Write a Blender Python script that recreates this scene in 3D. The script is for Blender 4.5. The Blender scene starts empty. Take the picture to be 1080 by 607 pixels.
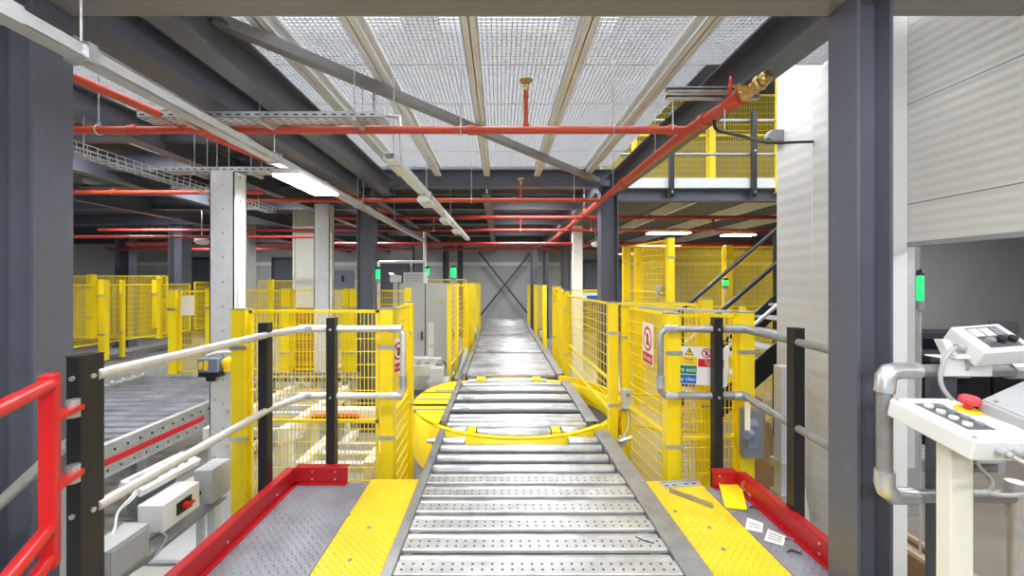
import bpy, math, random
from mathutils import Vector, Matrix
random.seed(7)
SC = bpy.context.scene
COL = SC.collection
PI = math.pi
F, VX, VY, H = 420.0, 527.0, 297.0, 1.36      # focal length in px of a 1080-wide frame, vanishing point, eye height above deck
FZ = -0.75                                     # hall floor level (deck top is z = 0)

# ------------------------------------------------------------------ materials
def mat(name, col, rough=.5, metal=0., noise=0., nscale=8., bump=0., bscale=60., spec=.5, dirt=None):
    m = bpy.data.materials.new(name); m.use_nodes = True
    nt = m.node_tree; b = nt.nodes['Principled BSDF']
    b.inputs['Base Color'].default_value = (*col, 1); b.inputs['Roughness'].default_value = rough
    b.inputs['Metallic'].default_value = metal; b.inputs['Specular IOR Level'].default_value = spec
    tc = nt.nodes.new('ShaderNodeTexCoord')
    if noise or dirt:
        n = nt.nodes.new('ShaderNodeTexNoise'); n.inputs['Scale'].default_value = nscale; n.inputs['Detail'].default_value = 6
        n.inputs['Roughness'].default_value = .65
        nt.links.new(tc.outputs['Object'], n.inputs['Vector'])
        r = nt.nodes.new('ShaderNodeValToRGB'); r.color_ramp.elements[0].position = .3; r.color_ramp.elements[1].position = .7
        lo = dirt if dirt else tuple(c*(1-noise) for c in col)
        hi = tuple(min(1, c*(1+noise*.5)) for c in col)
        r.color_ramp.elements[0].color = (*lo, 1); r.color_ramp.elements[1].color = (*hi, 1)
        nt.links.new(n.outputs['Fac'], r.inputs['Fac']); nt.links.new(r.outputs['Color'], b.inputs['Base Color'])
        mr = nt.nodes.new('ShaderNodeMapRange'); mr.inputs['To Min'].default_value = max(.05, rough-.12); mr.inputs['To Max'].default_value = min(1, rough+.12)
        nt.links.new(n.outputs['Fac'], mr.inputs['Value']); nt.links.new(mr.outputs['Result'], b.inputs['Roughness'])
    if bump:
        n2 = nt.nodes.new('ShaderNodeTexNoise'); n2.inputs['Scale'].default_value = bscale; n2.inputs['Detail'].default_value = 3
        nt.links.new(tc.outputs['Object'], n2.inputs['Vector'])
        bp = nt.nodes.new('ShaderNodeBump'); bp.inputs['Strength'].default_value = bump; bp.inputs['Distance'].default_value = .004
        nt.links.new(n2.outputs['Fac'], bp.inputs['Height']); nt.links.new(bp.outputs['Normal'], b.inputs['Normal'])
    return m

def emis(name, col, s, base=(.8, .8, .8)):
    m = mat(name, base, .4)
    b = m.node_tree.nodes['Principled BSDF']
    b.inputs['Emission Color'].default_value = (*col, 1); b.inputs['Emission Strength'].default_value = s
    return m

def math_node(nt, op, a, b=None):
    n = nt.nodes.new('ShaderNodeMath'); n.operation = op
    for i, v in enumerate((a, b)):
        if v is None: continue
        if isinstance(v, (int, float)): n.inputs[i].default_value = v
        else: nt.links.new(v, n.inputs[i])
    return n.outputs[0]

def tread_plate(name, col, rough, metal, dirt, pitch=.042):
    """steel tread plate: short raised lozenges, alternating direction in a diagonal chequer"""
    m = mat(name, col, rough, metal, 0, 5, dirt=dirt)
    nt = m.node_tree; b = nt.nodes['Principled BSDF']
    tc = nt.nodes.new('ShaderNodeTexCoord'); sx = nt.nodes.new('ShaderNodeSeparateXYZ')
    nt.links.new(tc.outputs['Object'], sx.inputs[0])
    X, Y = sx.outputs[0], sx.outputs[1]
    u = math_node(nt, 'MULTIPLY', math_node(nt, 'ADD', X, Y), .7071/pitch)
    v = math_node(nt, 'MULTIPLY', math_node(nt, 'SUBTRACT', X, Y), .7071/pitch)
    fu = math_node(nt, 'SUBTRACT', math_node(nt, 'FRACT', u), .5)
    fv = math_node(nt, 'SUBTRACT', math_node(nt, 'FRACT', v), .5)
    par = math_node(nt, 'MODULO', math_node(nt, 'ABSOLUTE', math_node(nt, 'ADD', math_node(nt, 'FLOOR', u), math_node(nt, 'FLOOR', v))), 2)
    ipar = math_node(nt, 'SUBTRACT', 1, par)
    def loz(a, c):
        e = math_node(nt, 'ADD', math_node(nt, 'POWER', math_node(nt, 'DIVIDE', a, .46), 2), math_node(nt, 'POWER', math_node(nt, 'DIVIDE', c, .15), 2))
        return math_node(nt, 'MAXIMUM', math_node(nt, 'SUBTRACT', 1, e), 0)
    h = math_node(nt, 'ADD', math_node(nt, 'MULTIPLY', loz(fu, fv), par), math_node(nt, 'MULTIPLY', loz(fv, fu), ipar))
    h = math_node(nt, 'POWER', h, .5)
    bp = nt.nodes.new('ShaderNodeBump'); bp.inputs['Strength'].default_value = 1; bp.inputs['Distance'].default_value = .006
    nt.links.new(h, bp.inputs['Height']); nt.links.new(bp.outputs['Normal'], b.inputs['Normal'])
    return m

def ribbed(name, col, rough, axis, pitch, dist=.004, joint=0, jcol=(.2, .2, .2)):
    """sheet with fine ribs along one axis and optional thin joints between boards"""
    m = mat(name, col, rough, 0, .06, 1.5)
    nt = m.node_tree; b = nt.nodes['Principled BSDF']
    tc = nt.nodes.new('ShaderNodeTexCoord'); sx = nt.nodes.new('ShaderNodeSeparateXYZ')
    nt.links.new(tc.outputs['Object'], sx.inputs[0])
    c = sx.outputs[axis]
    h = math_node(nt, 'SINE', math_node(nt, 'MULTIPLY', c, 2*PI/pitch))
    bp = nt.nodes.new('ShaderNodeBump'); bp.inputs['Strength'].default_value = .6; bp.inputs['Distance'].default_value = dist
    nt.links.new(h, bp.inputs['Height']); nt.links.new(bp.outputs['Normal'], b.inputs['Normal'])
    if joint:
        fr = math_node(nt, 'FRACT', math_node(nt, 'DIVIDE', c, joint))
        k = math_node(nt, 'LESS_THAN', fr, .012)
        mx = nt.nodes.new('ShaderNodeMixRGB'); mx.inputs['Color2'].default_value = (*jcol, 1)
        src = b.inputs['Base Color'].links[0].from_socket
        nt.links.new(src, mx.inputs['Color1']); nt.links.new(k, mx.inputs['Fac']); nt.links.new(mx.outputs[0], b.inputs['Base Color'])
    return m

M = {}
M['yellow'] = mat('yellow_paint', (.96, .72, .012), .38, 0, .06, 3)
M['yellow_plate'] = tread_plate('yellow_tread_plate', (.88, .60, .02), .42, 0, (.76, .49, .02), .030)
M['tread'] = tread_plate('grey_tread_plate', (.30, .31, .35), .40, .15, (.19, .195, .225), .030)
M['galv'] = mat('galvanised_steel', (.62, .64, .66), .36, .75, .22, 14)
M['post_steel'] = mat('bright_galvanised_post', (.72, .74, .76), .42, .2, .1, 12)
M['galv_flat'] = mat('galvanised_sheet', (.62, .64, .67), .45, .35, .12, 10)
M['grey_pipe'] = mat('weathered_galvanised_tube', (.34, .34, .35), .42, .55, .2, 20)
M['pipe'] = mat('galvanised_tube', (.66, .66, .64), .4, .5, .15, 20)
M['roller'] = mat('roller_steel', (.56, .57, .58), .40, .75, .3, 7)
M['worn_roller'] = mat('worn_roller_steel', (.42, .42, .425), .48, .5, .5, 3)
M['perf'] = mat('perforated_plate_steel', (.56, .56, .55), .38, .55, .32, 5)
M['hole'] = mat('hole_dark', (.03, .03, .03), .7)
M['rail_steel'] = mat('conveyor_rail_steel', (.36, .37, .39), .42, .7, .25, 7)
M['dark_roller'] = mat('weathered_roller_steel', (.19, .195, .215), .5, .5, .6, 3)
M['steel_blue'] = mat('blue_grey_painted_steel', (.103, .112, .142), .36, 0, .12, 3)
M['beam_grey'] = mat('grey_painted_steel', (.23, .228, .225), .45, 0, .08, 2)
M['joist'] = mat('galvanised_joist', (.80, .81, .80), .5, 0, .12, 4)
M['dark_steel'] = mat('dark_painted_steel', (.05, .055, .07), .5, 0, .15, 4)
M['black'] = mat('black_paint', (.014, .015, .018), .38, 0, .2, 12)
M['rubber'] = mat('black_rubber', (.015, .015, .015), .7)
M['red'] = mat('red_paint', (.42, .008, .014), .35, 0, .12, 5)
M['gate_red'] = mat('gate_red_paint', (.62, .012, .016), .33, 0, .06, 4)
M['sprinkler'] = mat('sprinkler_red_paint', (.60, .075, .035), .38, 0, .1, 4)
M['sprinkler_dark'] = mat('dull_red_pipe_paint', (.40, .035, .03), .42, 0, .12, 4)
M['brass'] = mat('brass', (.62, .43, .16), .32, .85, .15, 20)
M['white'] = mat('white_enamel', (.78, .79, .78), .35, 0, .04, 4)
M['cream'] = mat('cream_enamel', (.78, .78, .70), .42, 0, .05, 4)
M['boxgrey'] = mat('light_grey_plastic', (.42, .43, .44), .45, 0, .05, 5)
M['midgrey'] = mat('grey_plastic', (.24, .25, .27), .45)
M['cabinet'] = mat('cabinet_grey_enamel', (.52, .54, .55), .42, 0, .04, 3)
M['bluegrey'] = mat('slate_plastic', (.17, .20, .28), .45)
M['blue'] = mat('blue_plastic', (.02, .05, .35), .4)
M['signblue'] = mat('sign_blue', (.01, .12, .5), .45)
M['signgreen'] = mat('sign_green', (.0, .22, .09), .45)
M['signred'] = mat('sign_red', (.62, .015, .02), .45)
M['signwhite'] = mat('sign_white', (.82, .82, .80), .45)
M['signyellow'] = mat('sign_yellow', (.9, .6, .01), .45)
M['paper'] = mat('paper', (.88, .82, .62), .8)
M['card'] = mat('cardboard', (.33, .19, .09), .8, 0, .2, 8)
M['timber'] = mat('pale_timber', (.62, .45, .28), .7, 0, .2, 10)
M['concrete'] = mat('concrete_floor', (.40, .385, .35), .42, 0, .22, 1.3, spec=.4)
M['hallfloor'] = mat('beige_floor', (.30, .26, .22), .35, 0, .18, 2.0)
M['wallgrey'] = ribbed('grey_sandwich_panel', (.44, .46, .47), .5, 0, .25, .004, 1.1, (.3, .31, .32))
M['wallwhite'] = ribbed('white_microrib_panel', (.56, .56, .555), .45, 2, .1, .0012)
M['doorpanel'] = ribbed('sectional_door_panel', (.56, .56, .53), .45, 2, .055, .0011, .61, (.16, .16, .16))
M['shutter'] = ribbed('dark_roller_shutter', (.10, .12, .14), .45, 2, .1, .02)
M['roomgrey'] = mat('grey_wall_paint', (.36, .36, .35), .6, 0, .06, 1)
M['roofwhite'] = mat('white_roof_sheet', (.8, .81, .82), .6, 0, .04, 1)
M['roofglow'] = emis('added_roofglow', (.96, .98, 1.0), 5.2)  # glow added above the grating so its cells read bright from below
M['grating'] = mat('galvanised_grating', (.42, .43, .45), .45, 0, .08, 6)
M['deckdark'] = mat('dark_deck_sheet', (.10, .105, .12), .55, 0, .2, 2)
M['fill_soft'] = emis('fill_diffuser', (1, 1, 1), 4)
M['lamp'] = emis('lamp_diffuser', (1, 1, 1), 22)
M['green_glow'] = emis('green_lamp', (.0, 1, .16), 1.3, (.02, .3, .1))
M['green_exit'] = emis('green_emergency_lamp', (.01, 1, .22), .8, (.02, .3, .1))
M['cable'] = mat('grey_cable', (.42, .42, .42), .5)
M['keypad'] = mat('keypad_grey', (.12, .12, .13), .4)
M['estop'] = mat('emergency_stop_red', (.72, .06, .08), .35)

# ------------------------------------------------------------------ mesh builder
class MB:
    def __init__(s): s.v, s.f, s.m, s.s, s.cur = [], [], [], [], 0
    def add(s, vs, fs, smooth=False):
        b = len(s.v); s.v += [Vector(p) for p in vs]
        for f in fs: s.f.append([b+i for i in f]); s.m.append(s.cur); s.s.append(smooth)
        return s
    def bx(s, x0, x1, y0, y1, z0, z1):
        x0, x1 = sorted((x0, x1)); y0, y1 = sorted((y0, y1)); z0, z1 = sorted((z0, z1))
        return s.add([(x0,y0,z0),(x1,y0,z0),(x1,y1,z0),(x0,y1,z0),(x0,y0,z1),(x1,y0,z1),(x1,y1,z1),(x0,y1,z1)],
              [(3,2,1,0),(4,5,6,7),(0,1,5,4),(1,2,6,5),(2,3,7,6),(3,0,4,7)])
    def obox(s, mtx, sx, sy, sz):
        """box of size sx,sy,sz with its centre at mtx's origin"""
        vs = [mtx @ Vector((a*sx/2, b*sy/2, c*sz/2)) for c in (-1,1) for a, b in ((-1,-1),(1,-1),(1,1),(-1,1))]
        return s.add(vs, [(3,2,1,0),(4,5,6,7),(0,1,5,4),(1,2,6,5),(2,3,7,6),(3,0,4,7)])
    def bar(s, p, q, w, h, up=(0,0,1), off=(0,0)):
        p, q = Vector(p), Vector(q); d = (q-p).normalized(); up = Vector(up)
        if abs(d.dot(up)) > .98: up = Vector((0,1,0))
        r = d.cross(up).normalized(); u = r.cross(d).normalized()
        o = r*off[0]+u*off[1]
        vs = [e+o+r*a*w/2+u*b*h/2 for e in (p, q) for a, b in ((-1,-1),(1,-1),(1,1),(-1,1))]
        return s.add(vs, [(0,1,2,3),(7,6,5,4),(1,0,4,5),(2,1,5,6),(3,2,6,7),(0,3,7,4)])
    def tube(s, pts, r, seg=10, smooth=True):
        pts = [Vector(p) for p in pts]; rings = []; n = len(pts)
        d0 = (pts[1]-pts[0]).normalized()
        up = Vector((0,0,1)) if abs(d0.z) < .9 else Vector((0,1,0))
        nrm = d0.cross(up).normalized()
        for i, p in enumerate(pts):
            di = (pts[i]-pts[i-1]).normalized() if i else d0
            do = (pts[i+1]-pts[i]).normalized() if i < n-1 else di
            t = (di+do).normalized() if (di+do).length > 1e-6 else di
            nrm = (nrm - t*nrm.dot(t)).normalized(); bn = t.cross(nrm)
            k = 1/max(.5, math.sqrt(max(.05, (1+di.dot(do))/2)))
            rr = r[i] if isinstance(r, (list, tuple)) else r
            rings.append([p+(nrm*math.cos(a)+bn*math.sin(a))*rr*(k if 0<i<n-1 else 1) for a in [2*PI*j/seg for j in range(seg)]])
        vs = [v for rg in rings for v in rg]; fs = []
        for i in range(n-1):
            for j in range(seg):
                a, b = i*seg+j, i*seg+(j+1)%seg
                fs.append((a, b, b+seg, a+seg))
        s.add(vs, fs, smooth)
        s.add(rings[0], [tuple(reversed(range(seg)))]); s.add(rings[-1], [tuple(range(seg))])
        return s
    def cyl(s, p, q, r, seg=14, smooth=True): return s.tube([p, q], r, seg, smooth)
    def prism(s, poly, d, smooth=False):
        """closed polygon (3-D points) pushed along d"""
        n = len(poly); d = Vector(d); vs = [Vector(p) for p in poly]+[Vector(p)+d for p in poly]
        return s.add(vs, [tuple(range(n))[::-1], tuple(range(n, 2*n))]+[(i,(i+1)%n,n+(i+1)%n,n+i) for i in range(n)], smooth)
    def ibeam(s, p, q, w, h, tf=.02, tw=.012, up=(0,0,1)):
        s.bar(p, q, w, tf, up, (0, h/2-tf/2)); s.bar(p, q, w, tf, up, (0, -h/2+tf/2)); s.bar(p, q, tw, h-2*tf, up)
        return s
    def chan(s, p, q, w, h, t=.004, up=(0,0,1), side=1):
        """C channel, open to +side"""
        s.bar(p, q, t, h, up, (-side*(w/2-t/2), 0)); s.bar(p, q, w, t, up, (0, h/2-t/2)); s.bar(p, q, w, t, up, (0, -h/2+t/2))
        s.bar(p, q, t, .02, up, (side*(w/2-t/2), h/2-.01)); s.bar(p, q, t, .02, up, (side*(w/2-t/2), -h/2+.01))
        return s
    def lathe(s, prof, c, axis=(0,0,1), seg=20, smooth=True):
        c = Vector(c); a = Vector(axis).normalized(); t = Vector((1,0,0)) if abs(a.x) < .8 else Vector((0,1,0))
        u = a.cross(t).normalized(); w = a.cross(u)
        vs = [c+a*z+(u*math.cos(2*PI*j/seg)+w*math.sin(2*PI*j/seg))*max(r, 1e-4) for r, z in prof for j in range(seg)]
        fs = [(i*seg+j, i*seg+(j+1)%seg, (i+1)*seg+(j+1)%seg, (i+1)*seg+j) for i in range(len(prof)-1) for j in range(seg)]
        return s.add(vs, fs, smooth)
    def build(s, name, m, parent=None, bevel=0):
        me = bpy.data.meshes.new(name)
        if parent is None:
            lo = [min(v[i] for v in s.v) for i in range(3)]; hi = [max(v[i] for v in s.v) for i in range(3)]
            org = Vector(((lo[0]+hi[0])/2, (lo[1]+hi[1])/2, lo[2]))
        else: org = Vector((0,0,0))
        me.from_pydata([v-org for v in s.v], [], s.f)
        ms = m if isinstance(m, (list, tuple)) else [m]
        for k in ms: me.materials.append(M[k] if isinstance(k, str) else k)
        me.polygons.foreach_set('material_index', s.m); me.polygons.foreach_set('use_smooth', s.s)
        me.update()
        o = bpy.data.objects.new(name, me); COL.objects.link(o)
        if parent is not None:
            o.parent = parent
            o.location = -parent.location if parent.parent is None else Vector((0,0,0))
        else: o.location = org
        if bevel:
            bm = o.modifiers.new('edge', 'BEVEL'); bm.width = bevel; bm.segments = 2; bm.limit_method = 'ANGLE'
        return o

def soft(pts, n=5):
    """Catmull-Rom curve through the given points"""
    P = [Vector(p) for p in pts]; P = [P[0]*2-P[1]]+P+[P[-1]*2-P[-2]]; out = []
    for i in range(1, len(P)-2):
        for k in range(n):
            t = k/n; a, b, c, d = P[i-1:i+3]
            out.append(.5*((2*b)+(c-a)*t+(2*a-5*b+4*c-d)*t*t+(3*b-a-3*c+d)*t**3))
    return out+[P[-2]]
def tag(o, label, cat, group=None, kind=None):
    o['label'] = label; o['category'] = cat
    if group: o['group'] = group
    if kind: o['kind'] = kind
    return o
def thing(name, label, cat, loc=(0,0,0), group=None, kind=None):
    o = bpy.data.objects.new(name, None); COL.objects.link(o); o.location = Vector(loc)
    return tag(o, label, cat, group, kind)
def dup(root, delta=(0,0,0), label=None, rot=0):
    r = root.copy(); COL.objects.link(r); r.location = root.location+Vector(delta); r.rotation_euler.z = root.rotation_euler.z+rot
    if label: r['label'] = label
    for ch in list(root.children):
        c = ch.copy(); COL.objects.link(c); c.parent = r
        for g in list(ch.children):
            e = g.copy(); COL.objects.link(e); e.parent = c
    return r
def W(px, py, y):
    """the point that the photograph shows at px, py when it lies y metres in front of the lens"""
    return Vector(((px-VX)/F*y, y, H-(py-VY)/F*y))
def lettering(text, size, m, parent, mtx, name='lettering', align='CENTER'):
    cu = bpy.data.curves.new(name, 'FONT'); cu.body = text; cu.size = size; cu.align_x = align; cu.align_y = 'CENTER'; cu.extrude = .0006
    t = bpy.data.objects.new(name+'_source', cu); COL.objects.link(t)
    dg = bpy.context.evaluated_depsgraph_get()
    me = bpy.data.meshes.new_from_object(t.evaluated_get(dg)); me.name = name
    bpy.data.objects.remove(t)
    me.transform(mtx); me.materials.clear(); me.materials.append(M[m])
    o = bpy.data.objects.new(name, me); COL.objects.link(o); o.parent = parent
    o.location = -parent.location if parent.parent is None else Vector((0,0,0))
    return o
# ================================================================== THE SETTING
def struct(mb, name, m, label, cat, bevel=0, group=None):
    return tag(mb.build(name, m, None, bevel), label, cat, group, 'structure')
struct(MB().bx(-16, 2.5, -6, 17.2, FZ-.15, FZ), 'floor', 'concrete', 'pale concrete hall floor below the raised deck', 'floor')
struct(MB().bx(2.5, 16, -6, 17.2, FZ-.15, FZ), 'floor_side_room', 'hallfloor', 'worn beige floor seen through the half open door', 'floor')
ROOF = 6.6
struct(MB().bx(-16, 16, 17.0, 17.2, FZ, ROOF), 'wall_back', 'wallgrey', 'pale grey panelled wall at the far end of the conveyor line', 'wall')
struct(MB().bx(-16.2, -16, -6, 17.2, FZ, ROOF), 'wall_left', 'wallgrey', 'pale grey panelled wall along the far side of the hall', 'wall')
struct(MB().bx(16, 16.2, -6, 17.2, FZ, ROOF), 'wall_right', 'roomgrey', 'grey outer wall of the side room', 'wall')
struct(MB().bx(-16, 16, -6.2, -6, FZ, ROOF), 'wall_front', 'wallgrey', 'pale grey panelled wall behind the deck', 'wall')
struct(MB().bx(-16, 16, -6, 17.2, ROOF, ROOF+.15), 'ceiling', 'roofwhite', 'white roof sheets above the upper level', 'ceiling')
for k, x in enumerate((-6.4, -3.2, 0, 3.2, 6.4)):
    struct(MB().bx(x-1.2, x+1.2, -2, 14, ROOF-.06, ROOF-.01), 'added_glow_%d' % (k+1), 'roofglow', 'opal rooflight strip in the white roof, added as a light source', 'roofglow', 0, 'opal rooflight strips')
# side room behind the sectional door
struct(MB().bx(4.4, 16, 6.2, 6.3, FZ, 2.5).bx(4.4, 4.5, 5.1, 6.2, FZ, 2.5).bx(3.7, 4.5, 5.0, 5.1, FZ, 2.5).bx(3.7, 3.8, 3.7, 5.0, FZ, 2.5).bx(2.6, 3.8, 3.6, 3.7, FZ, 2.5), 'wall_side_room', 'roomgrey', 'plain grey wall at the back of the side room', 'wall')
struct(MB().bx(2.6, 16, -6, 3.7, 2.5, 2.56).bx(3.7, 16, 3.7, 5.1, 2.5, 2.56).bx(4.4, 16, 5.1, 6.3, 2.5, 2.56), 'ceiling_side_room', 'roofwhite', 'white ceiling of the side room', 'ceiling')

# --- steel columns -------------------------------------------------
def hcol(x, y, w, d, z0, z1, label, m='steel_blue', tf=.014, group=None):
    """H column, flanges facing left and right"""
    b = MB().bx(x-w/2, x-w/2+tf, y-d/2, y+d/2, z0, z1).bx(x+w/2-tf, x+w/2, y-d/2, y+d/2, z0, z1).bx(x-w/2+tf, x+w/2-tf, y-.006, y+.006, z0, z1)
    b.bx(x-w/2-.05, x+w/2+.05, y-d/2-.05, y+d/2+.05, z0, z0+.025)
    return struct(b, 'pillar', m, label, 'steel column', 0, group)
hcol(-2.035, 1.725, .21, .155, FZ, 2.56, 'broad dark grey steel column behind the red gate')
hcol(1.558, 1.725, .15, .145, FZ, 2.56, 'dark blue-grey steel column beside the half open sectional door')
hcol(1.555, 5.73, .245, .22, FZ, 2.71, 'dark blue-grey column under the bolted end of the right overhead beam')
hcol(-1.905, 5.73, .23, .20, FZ, 2.71, 'grey steel column behind the left yellow fence, beside a small green lamp')
hcol(-7.3, 9.1, .30, .30, FZ, 2.85, 'blue steel column behind the paper-marked fence panel')
hcol(-12.2, 13, .45, .3, FZ, 2.85, 'blue steel column farthest along the left hall side')
hcol(-2.45, 12, .30, .25, FZ, 2.85, 'grey steel column behind the electrical cabinets')
hcol(-2.02, 15, .22, .22, FZ, 2.85, 'slim blue column standing just left of the green beacon')
hcol(-1.50, 15.2, .2, .2, FZ, 2.85, 'slim blue column directly behind the green beacon')
hcol(1.32, 15.4, .25, .22, FZ, 2.85, 'slim grey column at the end of the conveyor line')
hcol(1.72, 15, .22, .22, FZ, 2.85, 'slim blue column second from the end of the conveyor line')
hcol(1.98, 12, .26, .25, FZ, 2.85, 'dark grey column touching the white galvanised post')
hcol(-5.7, 13, .4, .3, FZ, 2.85, 'blue column in front of the grey back wall shutters')
struct(MB().bx(-4.12, -3.66, 8.05, 8.45, FZ, 2.9).bx(-4.16, -4.12, 8.0, 8.5, FZ, 2.9).bx(-3.66, -3.62, 8.0, 8.5, FZ, 2.9), 'pillar', 'cream', 'cream boxed-in column with grey edge strips', 'column')
struct(MB().bx(-6.15, -5.87, 9.3, 9.6, FZ, 2.9), 'pillar', 'roomgrey', 'olive grey boxed column behind the tall galvanised post', 'column')
struct(MB().bx(1.75, 1.98, 9.5, 9.72, FZ, 2.8).bx(1.73, 2.0, 9.48, 9.74, 2.76, 2.8), 'pillar', 'white', 'white galvanised post behind the yellow gate beyond the turntable', 'post', .006)
# white clad wall beside the deck and the door surround
struct(MB().bx(2.5, 2.6, 2.62, 3.6, FZ, 5.0).bx(2.44, 2.5, 2.62, 3.12, FZ, 5.0), 'wall_clad', 'wallwhite', 'white ribbed clad wall end behind the black handrail post', 'wall', .012)
struct(MB().bx(2.38, 2.50, 2.44, 2.62, FZ, 5.0), 'trim_1', 'white', 'white vertical door jamb beside the dark column', 'door jamb', .004)
struct(MB().bx(2.505, 2.53, 2.50, 2.55, .2, 2.4).bx(2.53, 2.585, 2.48, 2.58, .2, 2.4), 'trim_2', 'galv_flat', 'galvanised guide rail of the sectional door', 'door rail')
d = thing('door_1', 'half open pale ribbed sectional door above the control desks', 'door', (2.53, .3, 1.6), kind='structure')
MB().bx(2.50, 2.55, -2.0, 2.46, 1.60, 5.0).build('door_leaf', 'doorpanel', d)
MB().bx(2.495, 2.555, -2.0, 2.46, 1.575, 1.602).build('bottom_seal', 'midgrey', d)
struct(MB().bx(2.50, 2.56, -6, -2.0, FZ, 5.0), 'wall_door_side', 'wallwhite', 'white partition beside the sectional door', 'wall')
struct(MB().bx(2.62, 2.76, 3.6, 6.65, FZ, 2.50), 'wall_partition', 'wallwhite', 'white partition between staircase and side room', 'wall') if False else None

# --- main beams ----------------------------------------------------
def ib(p, q, w, h, label, m='beam_grey', group=None):
    return struct(MB().ibeam(p, q, w, h, .014, .009), 'beam', m, label, 'steel beam', 0, group)
ib((-6, 1.72, 2.685), (2.36, 1.72, 2.685), .16, .25, 'wide grey steel beam crossing overhead between the two nearest columns')
ib((-1.97, 1.81, 2.685), (-1.97, 5.62, 2.685), .20, .25, 'dark longitudinal beam running back from the broad left column', 'steel_blue')
ib((-1.57, 1.81, 2.685), (-1.57, 5.62, 2.685), .14, .22, 'blue longitudinal beam beside the diagonal brace end', 'steel_blue')
ib((1.555, 1.81, 2.685), (1.555, 5.62, 2.685), .16, .25, 'dark longitudinal beam above the red sprinkler main', 'steel_blue')
ib((-6, 5.73, 2.835), (1.64, 5.73, 2.835), .14, .25, 'dark cross beam at the far edge of the open grating', 'steel_blue')
ib((1.69, 5.73, 2.60), (8, 5.73, 2.60), .14, .175, 'blue-grey edge beam carrying the upper walkway', 'steel_blue')
struct(MB().bx(1.66, 8, 5.64, 5.66, 2.69, 2.83), 'trim_3', 'galv_flat', 'pale kerb plate along the upper walkway edge', 'kerb')
struct(MB().bx(1.66, 12, 5.66, 17, 2.70, 2.75), 'floor_upper', 'deckdark', 'upper walkway deck on the right', 'floor')
for k, x in enumerate((2.9, 4.15, 5.4)):
    struct(MB().chan((x, 5.82, 2.61), (x, 16.9, 2.61), .05, .16), 'joist', 'joist', 'galvanised joist under the right upper walkway', 'joist', 0, 'joists under the upper walkway')
for y in (7.2, 9.0, 11.2, 13.6):
    ib((-15, y, 2.78), (1.6, y, 2.78), .14, .24, 'dark cross beam under the far solid deck', 'steel_blue', 'far cross beams')
for x in (-1.95, -.2, 1.45):
    ib((x, 5.85, 2.74), (x, 16.9, 2.74), .13, .2, 'dark longitudinal beam under the far solid deck', 'steel_blue', 'far longitudinal beams')
for x in (-3.15, -4.65, -6.3):
    ib((x, 1.85, 2.69), (x, 16.9, 2.69), .13, .24, 'dark longitudinal beam over the left conveyors', 'steel_blue', 'longitudinal beams over the left conveyors')
for y in (3.75, 4.75):
    ib((-9, y, 2.78), (-2.06, y, 2.78), .1, .2, 'dark cross beam over the left conveyors', 'steel_blue', 'cross beams over the left conveyors')
# solid deck sheets
struct(MB().bx(-16, 1.62, 5.80, 17.0, 2.96, 3.0), 'ceiling_far', 'deckdark', 'dark solid deck over the far part of the hall', 'ceiling')
struct(MB().bx(-16, -1.95, 3.8, 5.80, 2.96, 3.0), 'ceiling_left', 'deckdark', 'dark solid deck over the left conveyors', 'ceiling')
struct(MB().bx(-16, 2.48, -6, 1.62, 2.96, 3.0), 'ceiling_near', 'deckdark', 'dark solid deck over the platform', 'ceiling')
# joists under the grating: galvanised C sections, each its own
JN = ['galvanised joist second from the blue beam, crossed by the diagonal brace', 'straight galvanised joist above the near end of the roller line',
      'galvanised joist behind the sprinkler riser', 'galvanised joist nearest the right dark beam', 'galvanised joist beside the blue longitudinal beam']
for x, l in zip((-.87, -.18, .53, 1.23, -1.40), JN):
    b = MB().chan((x-.023, 1.80, 2.92), (x-.023, 5.66, 2.92), .045, .126, .003, side=-1).chan((x+.023, 1.80, 2.92), (x+.023, 5.66, 2.92), .045, .126, .003)
    struct(b, 'joist', 'joist', l, 'joist')
for x in (-2.33, -2.74, -3.5, -4.0):
    struct(MB().chan((x, 1.80, 2.92), (x, 5.66, 2.92), .05, .126, .003), 'joist', 'joist', 'galvanised joist over the left conveyors', 'joist', 0, 'joists over the left conveyors')
# open bar grating floor of the upper level
def grating(x0, x1, y0, y1, label, name='ceiling_grating', p=.033):
    b = MB(); n = int((x1-x0)/p)
    for i in range(n+1):
        x = x0+i*p; b.bx(x-.0023, x+.0023, y0, y1, 2.991, 3.003)
    for j in range(int((y1-y0)/p)+1):
        y = y0+j*p; b.bx(x0, x1, y-.0027, y+.0027, 2.988, 3.005)
    for y in [y0+k*.66 for k in range(int((y1-y0)/.66)+1)]: b.bx(x0, x1, y-.006, y+.006, 2.984, 3.006)
    return struct(b, name, 'grating', label, 'grating')
grating(-1.90, 1.555, 1.66, 5.66, 'bright open steel grating floor seen from below over the conveyor')
grating(1.56, 2.42, 1.66, 3.0, 'small open steel grating bay beside the white clad wall')
grating(-4.5, -2.03, 1.66, 3.78, 'open steel grating seen in strips above the left trunking')
# diagonal plan brace
struct(MB().bar((-1.575, 2.17, 2.77), (1.39, 5.66, 2.77), .065, .008).bar((-1.575, 2.17, 2.77), (1.39, 5.66, 2.77), .008, .065, (0,0,1), (.03, .03)), 'brace', 'beam_grey', 'grey angle-section diagonal brace crossing under the grating', 'brace')
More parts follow.
